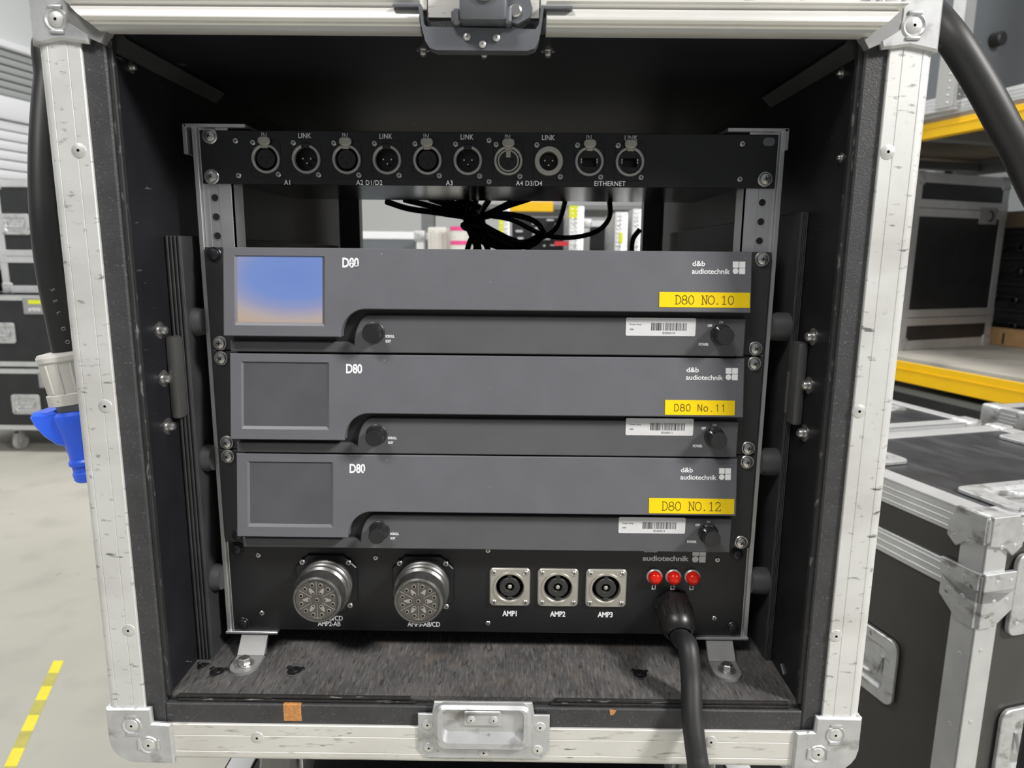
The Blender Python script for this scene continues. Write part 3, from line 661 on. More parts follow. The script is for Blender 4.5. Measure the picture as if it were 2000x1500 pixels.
b = B(); handle_mesh(b, Matrix.Translation((40, 300, H)) @ Matrix.Rotation(-math.pi/2, 4, 'X'), 150, 90); part('recessed_latch', b, 'steel', NC)
b = B(); handle_mesh(b, Matrix.Translation((500, 290, H)) @ Matrix.Rotation(-math.pi/2, 4, 'X') , 110, 150); part('recessed_latch', b, 'steel', NC)
p = Vector((712, 347, 0))+EV*478+EU*(-130)
C2 = roadcase('flight_case', 'flight case with a shiny brownish top behind the nearest right-hand case', (p.x, p.y, -FZ), TH, 665, 420, FZ+ZN-118, z0=120, tw=36, bodymat='caseply', topmat='casetop', castors=120, corner=44)
b = B(); handle_mesh(b, Matrix.Translation((480, 200, FZ+ZN-2)) @ Matrix.Rotation(-math.pi/2, 4, 'X'), 260, 110); part('recessed_latch', b, 'steel', C2)
p2 = p+EU*815+EV*(-10)
roadcase('flight_case', 'flight case below the yellow beam at the far right edge of the photo', (p2.x, p2.y, -FZ), TH, 600, 130, FZ+ZN+4, z0=5, tw=36, bodymat='caseply', topmat='casetop', castors=0, corner=44)
# the case everything stands on
UC = roadcase('flight_case', 'black flight case underneath carrying the open rack case', (-300, -20, -FZ), 0, 600, 640, FZ+ZB-140-110, z0=110, bodymat='hexply', castors=110, lids=(180,))

# ================================================================ PALLET RACK ON THE RIGHT
U0, V0 = 2600.0, 0.0
def HV(u, v, z): q = EU*u+EV*v; return (q.x, q.y, z)
PR = thing('pallet_rack', 'grey pallet rack with yellow beams and plywood shelves along the right aisle', 'shelving', HV(U0, 300, -FZ), TH, True)
ZL, ZU = FZ-361, FZ+745    # board levels in local height
L_ = 2900
for (z1, hh, nm) in ((ZL, 102, 'shelf_beam'), (ZU, 68, 'shelf_beam')):
    b = B(); b.box(0, 45, 0, L_, z1-hh, z1, 3); b.box(-3, 2, 0, L_, z1-hh*.40, z1-hh*.34); part(nm, b, 'yellowbeam', PR, 'yellow front beam')
    b = B(); b.box(1300, 1345, 0, L_, z1-hh-20, z1, 3); part(nm, b, 'steelgrey', PR)
    for k in range(4):
        b = B(); b.box(45, 1300, 120+k*850, 180+k*850, z1-70, z1-24, 3); part('cross_bar', b, 'steelgrey', PR)
    for k in range(3):
        b = B(); b.box(2, 1343, 4+k*966, 966+k*966, z1-.5, z1+18, 1, 0); part('shelf_board', b, 'board' if z1 == ZL else 'boarddk', PR)
b = B(); b.box(1, 16, 0, L_, ZU+18, ZU+75, 2)
for c in (.25, .5, .75): b.box(-1, 3, 0, L_, ZU+18+57*c-1.5, ZU+18+57*c+1.5)
part('edge_strip', b, 'alu_bg', PR, 'ribbed aluminium strip above the upper beam')
b = B(); b.box(1300, 1340, 0, L_, ZL+690, ZL+760, 3); part('rear_rail', b, 'steelgrey', PR)
for u in (0, 1260):
    for v in (-90, L_):
        b = B(); b.box(u, u+90, v, v+80, 0, FZ+2300, 3); part('upright', b, 'steelgrey', PR)
q = HV(U0+60, 700, -FZ)
roadcase('flight_case', 'added black flight case darkening the gap under the yellow lower beam', q, TH, 900, 1700, FZ-500, z0=0, bodymat='hexply', trims='steelgrey')  # case added so the gap below the beam comes out black
# things on the rack
zc = 18-361
q = HV(U0+170, 2330, zc)
RC = roadcase('flight_case', 'tall black rack case standing on the lower shelf of the pallet rack', q, TH+.12, 720, 420, 905, z0=0, tw=50, lids=(175, 735), corner=64, bodymat='hexply')
b = B(); b.box(500, 640, -4, 0, 660, 745, 1); o = part('name_plate', b, 'labelgrey', RC); b = B(); b.lathe((585, -3.8, 702), (0, -1, 0), [(30, 0), (30, .6)], 24); b.lathe((575, -4.2, 702), (0, -1, 0), [(22, 0), (22, .6)], 24, 1); part('plate_emblem', b, ['ink', 'labelgrey'], o)
q = HV(U0+1020, 2640, zc)
b = B(); T = thing('slatted_crate', 'black slatted trunk full of coiled cables on the lower shelf at the right edge', 'crate', q, TH-math.pi/2, True)
b.box(0, 1140, 0, 300, 0, 740, 6); part('body', b, 'hexply', T)
b = B(); b.box(0, 1140, -6, 0, 650, 740, 2); part('lid_front', b, 'boarddk', T)
for k in range(9):
    b = B(); b.box(10, 1130, -16, -2, 40+k*72, 62+k*72, 3); part('slat', b, 'hexply', T)
for r_ in range(4):
    for c_ in range(6):
        b = B(); b.lathe((120+c_*130+random.uniform(-15, 15), -8, 120+r_*140+random.uniform(-15, 15)), (0, -1, 0), [(26, 0), (26, 18), (20, 22), (14, 22), (14, 10)], 16, cap1=False); part('socket', b, 'screw_dk', T)
q = HV(U0+955, 2640, zc)
b = B(); T = thing('timber_beam', 'pale pine timber lying on the lower shelf at the right edge', 'timber', q, TH-math.pi/2, True); b.box(0, 1140, 0, 45, 0, 95, 3); part('timber_body', b, 'timber', T)
b = B(); b.box(240, 252, -.6, 0, 8, 70); part('knot_mark', b, 'ink', T)
# large grey case on the upper shelf
zc = 745+18+76
q = HV(U0-20, 1980, zc-60)
GC = roadcase('flight_case', 'big slate grey flight case with riveted corner on the upper shelf at right', q, TH+.10, 1000, 620, 950, z0=0, tw=62, bodymat='greycase', corner=74)
b = B()
for k in range(9):
    for x in (-6, 60):
        pass
    z = 30+k*30
    for (x) in (16, 52, 92):
        b.lathe((x, -9, z), (0, -1, 0), [(6, 0), (5, 3), (.01, 4.5)], 10, cap0=False)
    b.lathe((-9, 30, z), (-1, 0, 0), [(6, 0), (5, 3), (.01, 4.5)], 10, cap0=False)
b.box(-7, 105, -9, 0, 10, 290, 2); b.box(-9, 0, 0, 90, 10, 290, 2); part('riveted_brace', b, 'chrome', GC)
b = B(); b.lathe((190, -2, 300), (0, -1, 0), [(30, 0), (30, 40), (22, 46)], 20); part('rubber_foot', b, 'rubber', GC)
b = B(); b.tube(spline([HV(U0+985, 2330, 330), HV(U0+970, 2290, 430), HV(U0+980, 2180, 500), HV(U0+990, 2020, 500), HV(U0+990, 1900, 400), HV(U0+995, 1850, 250)], 8), 16, 10)
solo('looped_cable', b, 'thinrubber', HV(U0+990, 2100, 250), 'thick black cable looping down into the slatted trunk', 'cable')

# ================================================================ SEEN THROUGH THE BACK OF THE RACK
def box_at(px0, px1, py0, py1, Y, dep):
    a = at(px0, py0, Y); c = at(px1, py0, Y); return a.x, c.x, Y, Y+dep, -FZ, c.z
x0, x1, y0, y1, z0, z1 = box_at(560, 828, 452, 620, 3600, 600)
roadcase('flight_case', 'pale grey flight case seen through the gap, left of the cable bundle', (x0, y0, z0), 0, x1-x0, 600, z1-z0, tw=46, corner=60, bodymat='greycase', trims='slat')
x0, x1, y0, y1, z0, z1 = box_at(835, 872, 444, 560, 3300, 300)
b = B(); b.box(x0, x1, y0, y1, z0, z1, 10, 0, 2); b.box(x0+20, x0+36, y0-6, y0, z0, z1-20); b.box(x1-40, x1-24, y0-6, y0, z0, z1-20)
solo('ribbed_carton', b, 'plug_grey', ((x0+x1)/2, y0+150, z0), 'pale ribbed carton seen through the gap behind the cables', 'carton')
x0, x1, y0, y1, z0, z1 = box_at(875, 915, 442, 560, 3100, 250)
T = thing('taped_drum', 'light grey drum banded with pink tape seen through the gap', 'drum', ((x0+x1)/2, y0+120, z0)); r = (x1-x0)/2; c = ((x0+x1)/2, y0+120, z0); hh = z1-z0
b = B(); b.lathe(c, (0, 0, 1), [(r*.95, 0), (r, 10), (r, hh-10), (r*.9, hh)], 24); part('drum_body', b, 'plug_grey', T)
for f in (.985, .93): b = B(); b.lathe(Vector(c)+Vector((0, 0, hh*f)), (0, 0, 1), [(r*1.02, 0), (r*1.02, 22)], 24); part('pink_band', b, 'pink', T)
# far rack behind: yellow beam, riveted case ends
x0, x1, y0, y1, z0, z1 = box_at(990, 1300, 396, 413, 4300, 120)
z0 = at(990, 413, 4300).z
T = thing('pallet_rack', 'far pallet rack with a yellow beam seen through the gap at the back', 'shelving', (x0, y0, -FZ))
b = B(); b.box(x0, x0+320, y0, y0+60, z0, z1, 3); part('shelf_beam', b, 'yellowbeam', T)
b = B(); b.box(x0-600, x1+900, y0+40, y0+1000, z0+20, z0+50); part('shelf_board', b, 'steelgrey', T)
b = B(); b.box(x0-600, x1+900, y0+40, y0+1000, z0-720, z0-690); part('shelf_board', b, 'steelgrey', T)
for xx in (x0-600, x1+800): b = B(); b.box(xx, xx+90, y0+60, y0+150, -FZ, z0+700, 3); part('upright', b, 'steelgrey', T)
for i, (pa, pb, pt, pc, lime, lab) in enumerate(((975, 996, 404, 560, 1, 'slim grey case end with lime tape seen through the gap beside the bundle'),
      (1112, 1142, 402, 560, 2, 'riveted grey case post with a lime top strip seen through the gap'),
      (1202, 1228, 414, 560, 3, 'riveted grey case end with a small lime label seen through the gap'),
      (1236, 1262, 408, 560, 0, 'riveted grey case end beside the rear rail at the right of the gap'))):
    x0, x1, y0, y1, z0, z1 = box_at(pa, pb, pt, pc, 3000+60*i, 420); T = thing('flight_case', lab, 'flight case', ((x0+x1)/2, y0, z0))
    b = B(); b.box(x0, x1, y0, y1, z0, z1, 7, 0, 2); part('body', b, 'steel', T)
    b = B(); w_ = x1-x0
    for k in range(14):
        for f in (.2, .5, .8): b.lathe((x0+w_*f, y0, z1-18-k*22), (0, -1, 0), [(5, 0), (4, 4), (.01, 5)], 8, cap0=False)
    part('rivet_rows', b, 'chrome', T)
    if lime == 1: b = B(); b.box(x0, x0+w_*.4, y0-4, y0, z1-150, z1-40); part('lime_strip', b, 'lime', T)
    if lime == 2:
        b = B(); b.box(x0, x0+w_*.55, y0-4, y0, z1-62, z1); part('lime_strip', b, 'lime', T)
        for dz in (180, 245): b = B(); b.box(x0-70, x0, y0+10, y0+60, z1-dz-22, z1-dz); part('red_tag', b, 'redtape', T)
    if lime == 3: b = B(); b.box(x0+w_*.35, x0+w_*.62, y0-6, y0, z1-160, z1-105); part('lime_strip', b, 'lime', T)
x0, x1, y0, y1, z0, z1 = box_at(1000, 1112, 425, 560, 3500, 300)
T = thing('equipment_crate', 'dark crate with metal fittings behind the cable bundle', 'crate', ((x0+x1)/2, y0, z0)); b = B(); b.box(x0, x1, y0, y1, z0, z1, 6); part('body', b, 'screw_dk', T)
for k in range(16):
    b = B(); xx = random.uniform(x0+10, x1-30); zz = random.uniform(z1-220, z1-20); b.box(xx, xx+random.uniform(15, 50), y0-14, y0, zz, zz+random.uniform(6, 18), 2); part('metal_fitting', b, 'steel', T)
x0, x1, y0, y1, z0, z1 = box_at(1140, 1204, 430, 560, 3700, 300)
roadcase('flight_case', 'black flight case between the riveted posts seen through the gap', (x0, y0, z0), 0, (x1-x0)*1.4, 300, z1-z0, tw=40, corner=50)

# ================================================================ AMPLIFIERS
AMPDEF = [
 (133.0, 'top', (143.8, 219.2, 33.4, 45.9), 'D80 NO.10', 'serif', (118, 177, 55.5, 70.8), '8500010'),
 (43.6, 'middle', (153.0, 212.7, 35.6, 48.2), 'D80 No.11', 'sans', (121.3, 180, 53.2, 68.4), '8500011'),
 (-45.3, 'bottom', (143.3, 218.2, 34.9, 48.2), 'D80 NO.12', 'serif', (118.5, 178, 55.0, 70.0), '8500012')]
def make_knob(pointer):
    b = B(); b.lathe((0, 0, 0), (0, -1, 0), [(9.2, 0), (9.2, 1.0), (8.5, 1.6), (7.6, 1.8), (7.5, 3.5), (7.1, 14.0), (6.6, 14.8), (.01, 14.8)], 32, cap0=False)
    return tomesh('knob', b, ['knob'])
KN = make_knob(False)
def power_knob():
    b = B(); b.lathe((0, 0, 0), (0, -1, 0), [(8.8, 0), (8.8, 2), (7.4, 3.2), (7.3, 14.6), (6.8, 15.4), (.01, 15.4)], 32, cap0=False)
    n0 = len(b.v); b.box(-2.4, 2.4, -9.5, -1.5, 4.5, 9.6, 1); b.move(n0, Matrix.Rotation(math.radians(-42), 4, 'Y'))
    n0 = len(b.v); b.box(-.5, .5, -9.8, -9.3, 5.5, 9.3, 0, 1); b.move(n0, Matrix.Rotation(math.radians(-42), 4, 'Y'))
    return tomesh('power_knob', b, ['knob', 'white'])
PKN = power_knob()
TILT = 0.14; Y0F = -18.6; YLOW = -17.8
for (zt, which, ylab, ytxt, style, bar, num) in AMPDEF:
    zb = zt-88.1
    A = thing('amplifier', {'top': 'dark grey rack amplifier with a blue touch screen, topmost of the three',
                            'middle': 'dark grey rack amplifier with a blank screen between the other two amplifiers',
                            'bottom': 'dark grey rack amplifier with a blank screen directly above the black output panel'}[which], 'amplifier', (0, 0, zb), group='rack amplifiers')
    def yf(x, z, zt=zt): return Y0F-TILT*(zt-z)
    def yt(x, z, zt=zt): return Y0F-TILT*(zt-z)-0.18
    b = B(); b.box(-217, 217, -4, 440, zb+1, zt-1); part('chassis', b, 'ear', A)
    for sx in (-1, 1):
        b = B(); b.box(sx*216, sx*240.8, -6.6, 2.4, zb, zt, .6); part('rack_ear', b, 'ear', A)
        for z in (zt-6.0, zt-82.1):
            dark = (which == 'top' and sx < 0 and z > zt-20) or (which == 'bottom' and sx < 0 and z < zt-50)
            if which == 'bottom' and sx < 0 and z < zt-50:
                stamp('screw', RSD, A, (sx*232.55+4, -6.6, z+1), None, (.9, .7, .9))
            else: stamp('screw', RSD if dark else RS, A, (sx*232.55, -6.6, z), (0, random.uniform(0, 1.5), 0))
    # wedge shaped upper fascia with stepped curved lower edge and screen window
    lz, rz, r = zt-73.2, zt-50.0, 21.0; xc = -101.0
    ol = [(-220, zt), (220.3, zt), (220.3, rz)]+[(xc+(r)*0-r*math.sin(t), rz-23.2+23.2*math.cos(t)) for t in [i*math.pi/2/10 for i in range(11)]]+[(-220, lz)]
    hole = rrect(-210.4, -134.6, zt-64.2, zt-6.6, 1.0, 2); n = len(hole)
    scr = rrect(-208.6, -137.2, zt-61.6, zt-7.6, .6, 2)
    b = B(); b.plate(ol, [hole], yf=yf, yb=YLOW+1, ch=.7, hole_back=[(scr, lambda x, z: yf(x, z)+1.5)])
    F = part('fascia', b, 'fascia', A, None, 12)
    b = B(); b.add([(x, yf(x, z)+1.4, z) for x, z in scr], [tuple(range(n))])
    sco = part('touch_screen', b, 'screen_blue' if which == 'top' else 'screen_off', A, 'blue and cream touch screen' if which == 'top' else 'dark blank touch screen')
    # lower recessed plate; groove around it shaped and darkened as the lip's shadow band
    b = B(); b.box(-219, 219, -13, -4, zb, rz+4); part('shadow_band_plate', b, 'groove', A)
    g = 5.5
    ol2 = [(219.5, zb+.3), (219.5, rz-g)]+[(xc-(r-g-2)*math.sin(t)+1.5, rz-g-26+26*math.cos(t)) for t in [i*math.pi/2/10 for i in range(11)]]+[(-117, lz-g), (-219.5, lz-g), (-219.5, zb+.3)]
    b = B(); b.plate(ol2, yf=YLOW, yb=-12, ch=.8); LP = part('lower_plate', b, 'lower', A, None, 12)
    k = stamp('scroll_knob', KN, A, (-95.8, YLOW, zt-70.2)); k2 = stamp('power_knob', PKN, A, (198.6, YLOW, zt-69.0))
    # print on the fascia
    dt = text('model_lettering', 'D80', 7.6, 'white', F, -113.4, yt, zt-11.8, .76, .040, space=.97)
    bl = text('maker_lettering', 'd&b', 4.2, 'white', F, 170.6, yt, zt-9.9, 1.10, .018, 'LEFT')
    text('maker_lettering', 'audiotechnik', 4.2, 'white', F, 170.4, yt, zt-16.2, 1.06, .018, 'LEFT', space=.96)
    b = B(); s5 = 4.95
    for (xa, za) in ((204.2, zt-8.0), (209.6, zt-8.0), (209.6, zt-13.3)):
        b.add([(x, yt(x, z), z) for x, z in ((xa, za), (xa+s5, za), (xa+s5, za-s5), (xa, za-s5))], [(0, 1, 2, 3)])
    b.add([(x, yt(x, z), z) for x, z in circ(204.2+s5/2, zt-13.3-s5/2, s5/2)], [tuple(range(24))]); part('maker_emblem', b, 'white', F)
    if which != 'middle':   # scratches where the print has worn away
        b = B(); sp = [(-112.5, 11.5, 3.2, 1.2), (-108.2, 13.5, 3.4, 1.6), (-107.8, 15.3, 4.2, 1.4), (-112.8, 14.6, 1.4, 1.3)] if which == 'top' else [(-106.8, 14.6, 2.6, 1.6)]
        for (x, d, w_, h_) in sp:
            pts = [(x+w_*.5*math.cos(i)*random.uniform(.6, 1.1), zt-d+h_*.5*math.sin(i)*random.uniform(.6, 1.1)) for i in [j*.785 for j in range(8)]]
            b.add([(px_, yt(px_, pz_)-.1, pz_) for px_, pz_ in pts], [tuple(range(8))])
        part('worn_patch', b, 'fascia', F)
    yl = YLOW-.15
    text('knob_lettering', 'SCROLL', 2.1, 'white', LP, -86.2, yl, zt-73.3, .72, .06, 'LEFT'); text('knob_lettering', 'EDIT', 2.1, 'white', LP, -86.2, yl, zt-77.6, .72, .06, 'LEFT')
    text('knob_lettering', 'ON', 2.1, 'white', LP, 198.4, yl, zt-58.6, .72, .06); text('knob_lettering', 'OFF', 2.1, 'white', LP, 189.0, yl, zt-61.6, .72, .06); text('knob_lettering', 'POWER', 2.3, 'white', LP, 184.6, yl, zt-77.6, .72, .06)
    # yellow number label
    xa, xb, da, db = ylab; sl = [(xa, zt-db), (xb, zt-db), (xb, zt-da), (xa, zt-da)]
    b = B(); b.plate(sl, yf=lambda x, z: yf(x, z)-.45, yb=-18, ch=.15); YL = part('number_label', b, 'yellow', A, 'yellow embossed number label')
    yy = lambda x, z: yf(x, z)-.62
    if style == 'serif':
        cap = (db-da)*.56; b = B(); x = xa+(xb-xa)*.5-(len(ytxt)*.80*cap*.97)/2
        for ch_ in ytxt: strokes(b, GL[ch_], x, zt-(da+db)/2-cap/2, cap, yy, .55); x += cap*.80*.98
        part('number_lettering', b, 'brownprint', YL)
    else:
        cap = (db-da)*.46; b = B(); x = xa+(xb-xa)*.5-(len(ytxt)*.86*cap)/2+.6
        for ch_ in ytxt: strokes(b, GS[ch_], x, zt-(da+db)/2-cap/2, cap, yy, .55); x += cap*.86
        part('number_lettering', b, 'brownprint', YL)
    # barcode sticker
    xa, xb, da, db = bar; b = B(); b.plate(rrect(xa, xb, zt-db, zt-da, 1.2, 3), yf=YLOW-.35, yb=YLOW+.3); ST = part('barcode_sticker', b, 'sticker', A, 'white sticker with a barcode')
    b = B(); rnd = random.Random(5); x = xa+21.5; w_ = xb-xa
    while x < xa+51.5:
        t_ = rnd.choice((.22, .22, .35, .5, .75)); b.add([(x, YLOW-.5, zt-da-4.2), (x+t_, YLOW-.5, zt-da-4.2), (x+t_, YLOW-.5, zt-da-10.6), (x, YLOW-.5, zt-da-10.6)], [(0, 1, 2, 3)]); x += t_+rnd.choice((.3, .4, .6, .9))
    part('barcode', b, 'ink', ST)
    text('serial_lettering', num, 1.9, 'ink', ST, xa+36.5, YLOW-.5, zt-da-12.6, 1.05, -.01, space=1.08)
    text('sticker_lettering', 'Power Amp', 1.3, 'ink', ST, xa+3.2, YLOW-.5, zt-da-5.8, 1.1, 0, 'LEFT'); text('sticker_lettering', 'D80', 1.3, 'ink', ST, xa+3.2, YLOW-.5, zt-da-9.8, 1.1, 0, 'LEFT')

# ================================================================ CONNECTOR PANEL (top)
PZ0, PZ1 = 185.6, 228.8
CP = thing('connector_panel', 'black one-unit patch panel with ten round sockets above the amplifiers', 'patch panel', (0, 0, PZ0))
XC = [-186.2+33.88*i for i in range(10)]; ZX = 206.2
b = B(); b.plate([(-241, PZ0), (241.4, PZ0), (241.4, PZ1), (-241, PZ1)], [circ(x, ZX, 10.6) for x in XC], yf=0, yb=2.4, ch=.3); part('face_plate', b, 'panel', CP)
b = B(); b.box(-215, 215, 2.6, 4.2, PZ0+.6, PZ1-2); bx_ = b  # stiffener behind the sockets is cut by the housing
hb = B(); hb.box(-216, 216, 22, 165, PZ0+.5, PZ1-1); hb.box(-216, 216, 2.5, 22, PZ0+.5, PZ0+2); hb.box(-216, 216, 2.5, 22, PZ1-2.5, PZ1-1); part('housing', hb, 'gloss', CP, 'glossy black housing behind the panel')
ring_me = {}
def xring(mt_, tabcut):
    b = B(); b.lathe((0, .1, 0), (0, -1, 0), [(12.1, 0), (12.0, 1.6), (11.6, 2.2), (10.3, 2.2), (9.7, 1.6), (9.7, -2)], 36, cap0=False, cap1=False); return tomesh('socket_ring', b, [mt_])
RG = {k: xring(k, 0) for k in ('ring', 'nickel')}
def m_cup(kind):
    b = B(); b.lathe((0, 0, 0), (0, 1, 0), [(10.5, -.2), (10.5, 12), (.01, 12)], 28, cap0=False)
    if kind == 'female':
        b.lathe((0, 0, 0), (0, 1, 0), [(7.9, 12), (7.9, -.3), (7.5, -.8), (.01, -.8)], 28, cap0=False)
    if kind == 'ether':
        b.plate(circ(0, 0, 9.2, 28), [[(-6, -4.5), (6, -4.5), (6, 3), (-6, 3)]], yf=.4, yb=9)
    return tomesh('socket_insert', b, ['insert'])
def m_holes():
    b = B()
    for (x, z) in ((-3.6, 1.0), (3.6, 1.0), (0, -3.2)): b.lathe((x, -.85, z), (0, -1, 0), [(1.15, 0), (.01, .05)], 12, cap0=False)
    return tomesh('contact_holes', b, ['hole'])
def m_pins():
    b = B()
    for (x, z) in ((-3.3, .6), (3.3, .6), (0, -3.0)): b.lathe((x, 12, z), (0, -1, 0), [(1.1, 0), (1.1, 10), (.7, 11), (.01, 11.3)], 12)
    return tomesh('contact_pins', b, ['chrome'])
def m_ethc():
    b = B()
    for sx in (-1, 1):
        for z in (1.6, -.6): b.box(sx*6.1, sx*6.9, .1, .5, z-.8, z+.8)
    return tomesh('port_contacts', b, ['sticker'])
def m_tab():
    b = B(); b.plate(rrect(-5.2, 5.2, 10.9, 17.4, 3, 5), yf=-4.4, yb=-2.6, ch=.6); b.box(-2.8, 2.8, -3.4, -.5, 8.2, 12.5, .5); return tomesh('push_tab', b, ['tab'])
def m_notch():
    b = B(); b.box(-3.4, 3.4, -2.6, .1, 8.8, 12.6, .4); return tomesh('key_notch', b, ['insert'])
FL = tomesh('socket_flange', B().plate(rrect(-12.6, 12.6, -15.2, 15.2, 4), [circ(0, 0, 11, 28)], yf=-.5, yb=0, ch=.2), ['panel'])
ME = {'f': m_cup('female'), 'm': m_cup('male'), 'e': m_cup('ether')}; MH, MP, MC, MTB, MNT = m_holes(), m_pins(), m_ethc(), m_tab(), m_notch()
NS = tomesh('nickel_collar', B().lathe((0, 0, 0), (0, -1, 0), [(8.9, -2), (8.9, .6), (7.4, .6), (7.4, -4)], 30, cap0=False, cap1=False).box(-2, 2, -1.2, 0, 2.6, 8.2, .4), ['nickel'])
NR = tomesh('wide_nickel_ring', B().lathe((0, .1, 0), (0, -1, 0), [(12.1, 0), (12.0, 1.6), (11.5, 2.2), (8.2, 2.2), (7.7, 1.7), (7.6, -8)], 36, cap0=False, cap1=False), ['nickel'])
kinds = 'fmfmfmFMee'
for x, kd in zip(XC, kinds):
    c = (x, 0, ZX); low = kd.lower()
    P_ = stamp('round_socket', FL, CP, c); ORG[P_] = Vector(c)
    stamp('socket_insert', ME[low], P_, c)
    if kd == 'M': stamp('socket_ring', NR, P_, c)
    else: stamp('socket_ring', RG['nickel' if kd == 'F' else 'ring'], P_, c)
    if low == 'f': stamp('contact_holes', MH, P_, c)
    if low == 'm': stamp('contact_pins', MP, P_, c)
    if low == 'e': stamp('port_contacts', MC, P_, c)
    if low in 'fe': stamp('push_tab', MTB, P_, c)
    if kd == 'm': stamp('key_notch', MNT, P_, c)
    if kd == 'F': stamp('nickel_collar', NS, P_, c)
    stamp('screw', SS, P_, (x-10.2, -.5, ZX+13.0), None, (.85,)*3); stamp('screw', SS, P_, (x+9.9, -.5, ZX-12.6), None, (.85,)*3)
for x, kd in zip(XC, kinds):
    if kd.lower() == 'm': text('socket_lettering', 'LINK', 4.0, 'white', CP, x-.8, -.15, 225.0, .84, .012, space=1.06)
    else: text('socket_lettering', 'LINK' if x > 100 else 'IN', 4.0, 'white', CP, x-.8+(1 if x > 100 else 0), -.15, 225.2, .84, .012, space=1.06)
for s_, px in (('A1', 562), ('A2 D1/D2', 721.5), ('A3', 878), ('A4 D3/D4', 1033.5), ('EITHERNET', 1191)):
    q = at(px, 357+(px-800)*.004, 0); text('socket_lettering', s_, 3.9, 'white', CP, q.x, -.15, q.z, .88, .012, space=1.08)
for px, py in ((460, 275), (466, 343), (955, 274), (955, 355), (1450, 281), (1445, 350)):
    q = at(px, py, 0); stamp('screw', SS, CP, (q.x, 0, q.z), (0, random.uniform(0, 1), 0), (.85,)*3)
for px, py in ((410, 266), (414, 345), (1494, 350)):
    q = at(px, py, 0); stamp('screw', RS, CP, (q.x, 0, q.z), (0, random.uniform(0, 1.5), 0))
q = at(1502, 277, 0); b = B(); b.plate(rrect(q.x-5, q.x+5, q.z-3.4, q.z+3.4, 3.3), yf=-.12, yb=.4); part('slot', b, ['steel_dark'], CP)

# ================================================================ OUTPUT PANEL (bottom)
OZ0, OZ1 = -224.2, -134.2
OP = thing('output_panel', 'black output panel with multipin and speaker sockets below the amplifiers', 'output panel', (0, 0, OZ0))
XS = (21.6, 66.6, 111.6); ZS = -177.0; XM = (-150.0, -59.5); ZM = -175.2; XLp = (156.4, 174.0, 191.7); ZLp = -165.0
b = B(); b.plate([(-241, OZ0), (241.4, OZ0), (241.4, OZ1), (-241, OZ1)], [circ(x, ZS, 13.5) for x in XS], yf=0, yb=2.4, ch=.3); part('face_plate', b, 'panel', OP)
b = B(); b.box(-216, 216, 24, 230, OZ0+1, OZ1-1); part('housing', b, 'knob', OP)
# multipin sockets
def m_socface():
    b = B(); b.lathe((0, -33.5, 0), (0, -1, 0), [(19.3, 0), (19.3, .6), (.01, .6)], 36, 0, cap0=False); return b
def m_contacts():
    b = B(); y = -34.15
    def hole(x, z, r): b.lathe((x, y, z), (0, -1, 0), [(r*1.35, 0), (r*1.3, .35), (r, .35)], 14, 1, cap0=False, cap1=False); b.lathe((x, y, z), (0, -1, 0), [(r, .05), (.01, .06)], 14, 0, cap0=False)
    hole(0, 0, 1.3)
    for i in range(6):
        a = math.radians(60*i); x, z = 7.6*math.cos(a), 7.6*math.sin(a)
        d = Vector((math.cos(a), math.sin(a))); nrm = Vector((-d.y, d.x))
        tip = Vector((x, z))+d*5.0; pts = [Vector((x, z))+nrm*2.2, tip+nrm*.8, tip-nrm*.8, Vector((x, z))-nrm*2.2]
        b.add([(t.x, y-.1, t.y) for t in pts], [(0, 1, 2, 3)], 1); hole(x, z, 1.35)
    for i in range(12):
        a = math.radians(30*i+15); hole(14.6*math.cos(a), 14.6*math.sin(a), 1.35)
    return tomesh('contacts', b, ['hole', 'socline'])
def m_soclines():
    b = B()
    for i in range(6):
        a = math.radians(60*i+30); n0 = len(b.v); b.box(5.2, 18.6, -34.35, -34.0, -.16, .16); b.move(n0, Matrix.Rotation(-a, 4, 'Y'))
        a = math.radians(60*i); pts = [(5.2*math.cos(a+math.radians(t)), 5.2*math.sin(a+math.radians(t))) for t in (-30, 30)]
    return tomesh('dividing_lines', b, ['socline'])
SB = B(); SB.lathe((0, 0, 0), (0, -1, 0), [(24.6, 0), (24.6, 6), (23.2, 7), (23.2, 10), (25.2, 11.5), (25.6, 13), (24.6, 14.4), (23.4, 15), (23.4, 17), (24.8, 18), (25.0, 20), (23.0, 22), (22.4, 32), (21.8, 34.4), (20.6, 35.2), (19.5, 35.2), (19.4, 33)], 44, cap0=False, cap1=False)
SBM = tomesh('multipin_shell', SB, ['soca']); SFM = tomesh('multipin_insert', m_socface(), ['socface']); SCM = m_contacts(); SLM = m_soclines()
oc = lambda s_, c_: [(-s_, -s_+c_), (-s_, s_-c_), (-s_+c_, s_), (s_-c_, s_), (s_, s_-c_), (s_, -s_+c_), (s_-c_, -s_), (-s_+c_, -s_)]
SFL = tomesh('multipin_flange', B().plate(oc(28.5, 12), yf=-3, yb=0, ch=.8), ['panel'])
for x in XM:
    c = (x, 0, ZM); P_ = stamp('multipin_socket', SFL, OP, c); ORG[P_] = Vector(c)
    for nm, me in (('shell', SBM), ('insert', SFM), ('contacts', SCM), ('dividing_lines', SLM)): stamp(nm, me, P_, c)
    for dx in (-21.5, 21.5):
        for dz in (-21.5, 21.5): stamp('screw', SS, P_, (x+dx, -3, ZM+dz))
    text('tiny_lettering', 'MADE IN', 1.3, 'socline', OP, x, -34.3, ZM-17.3, 1, .03)
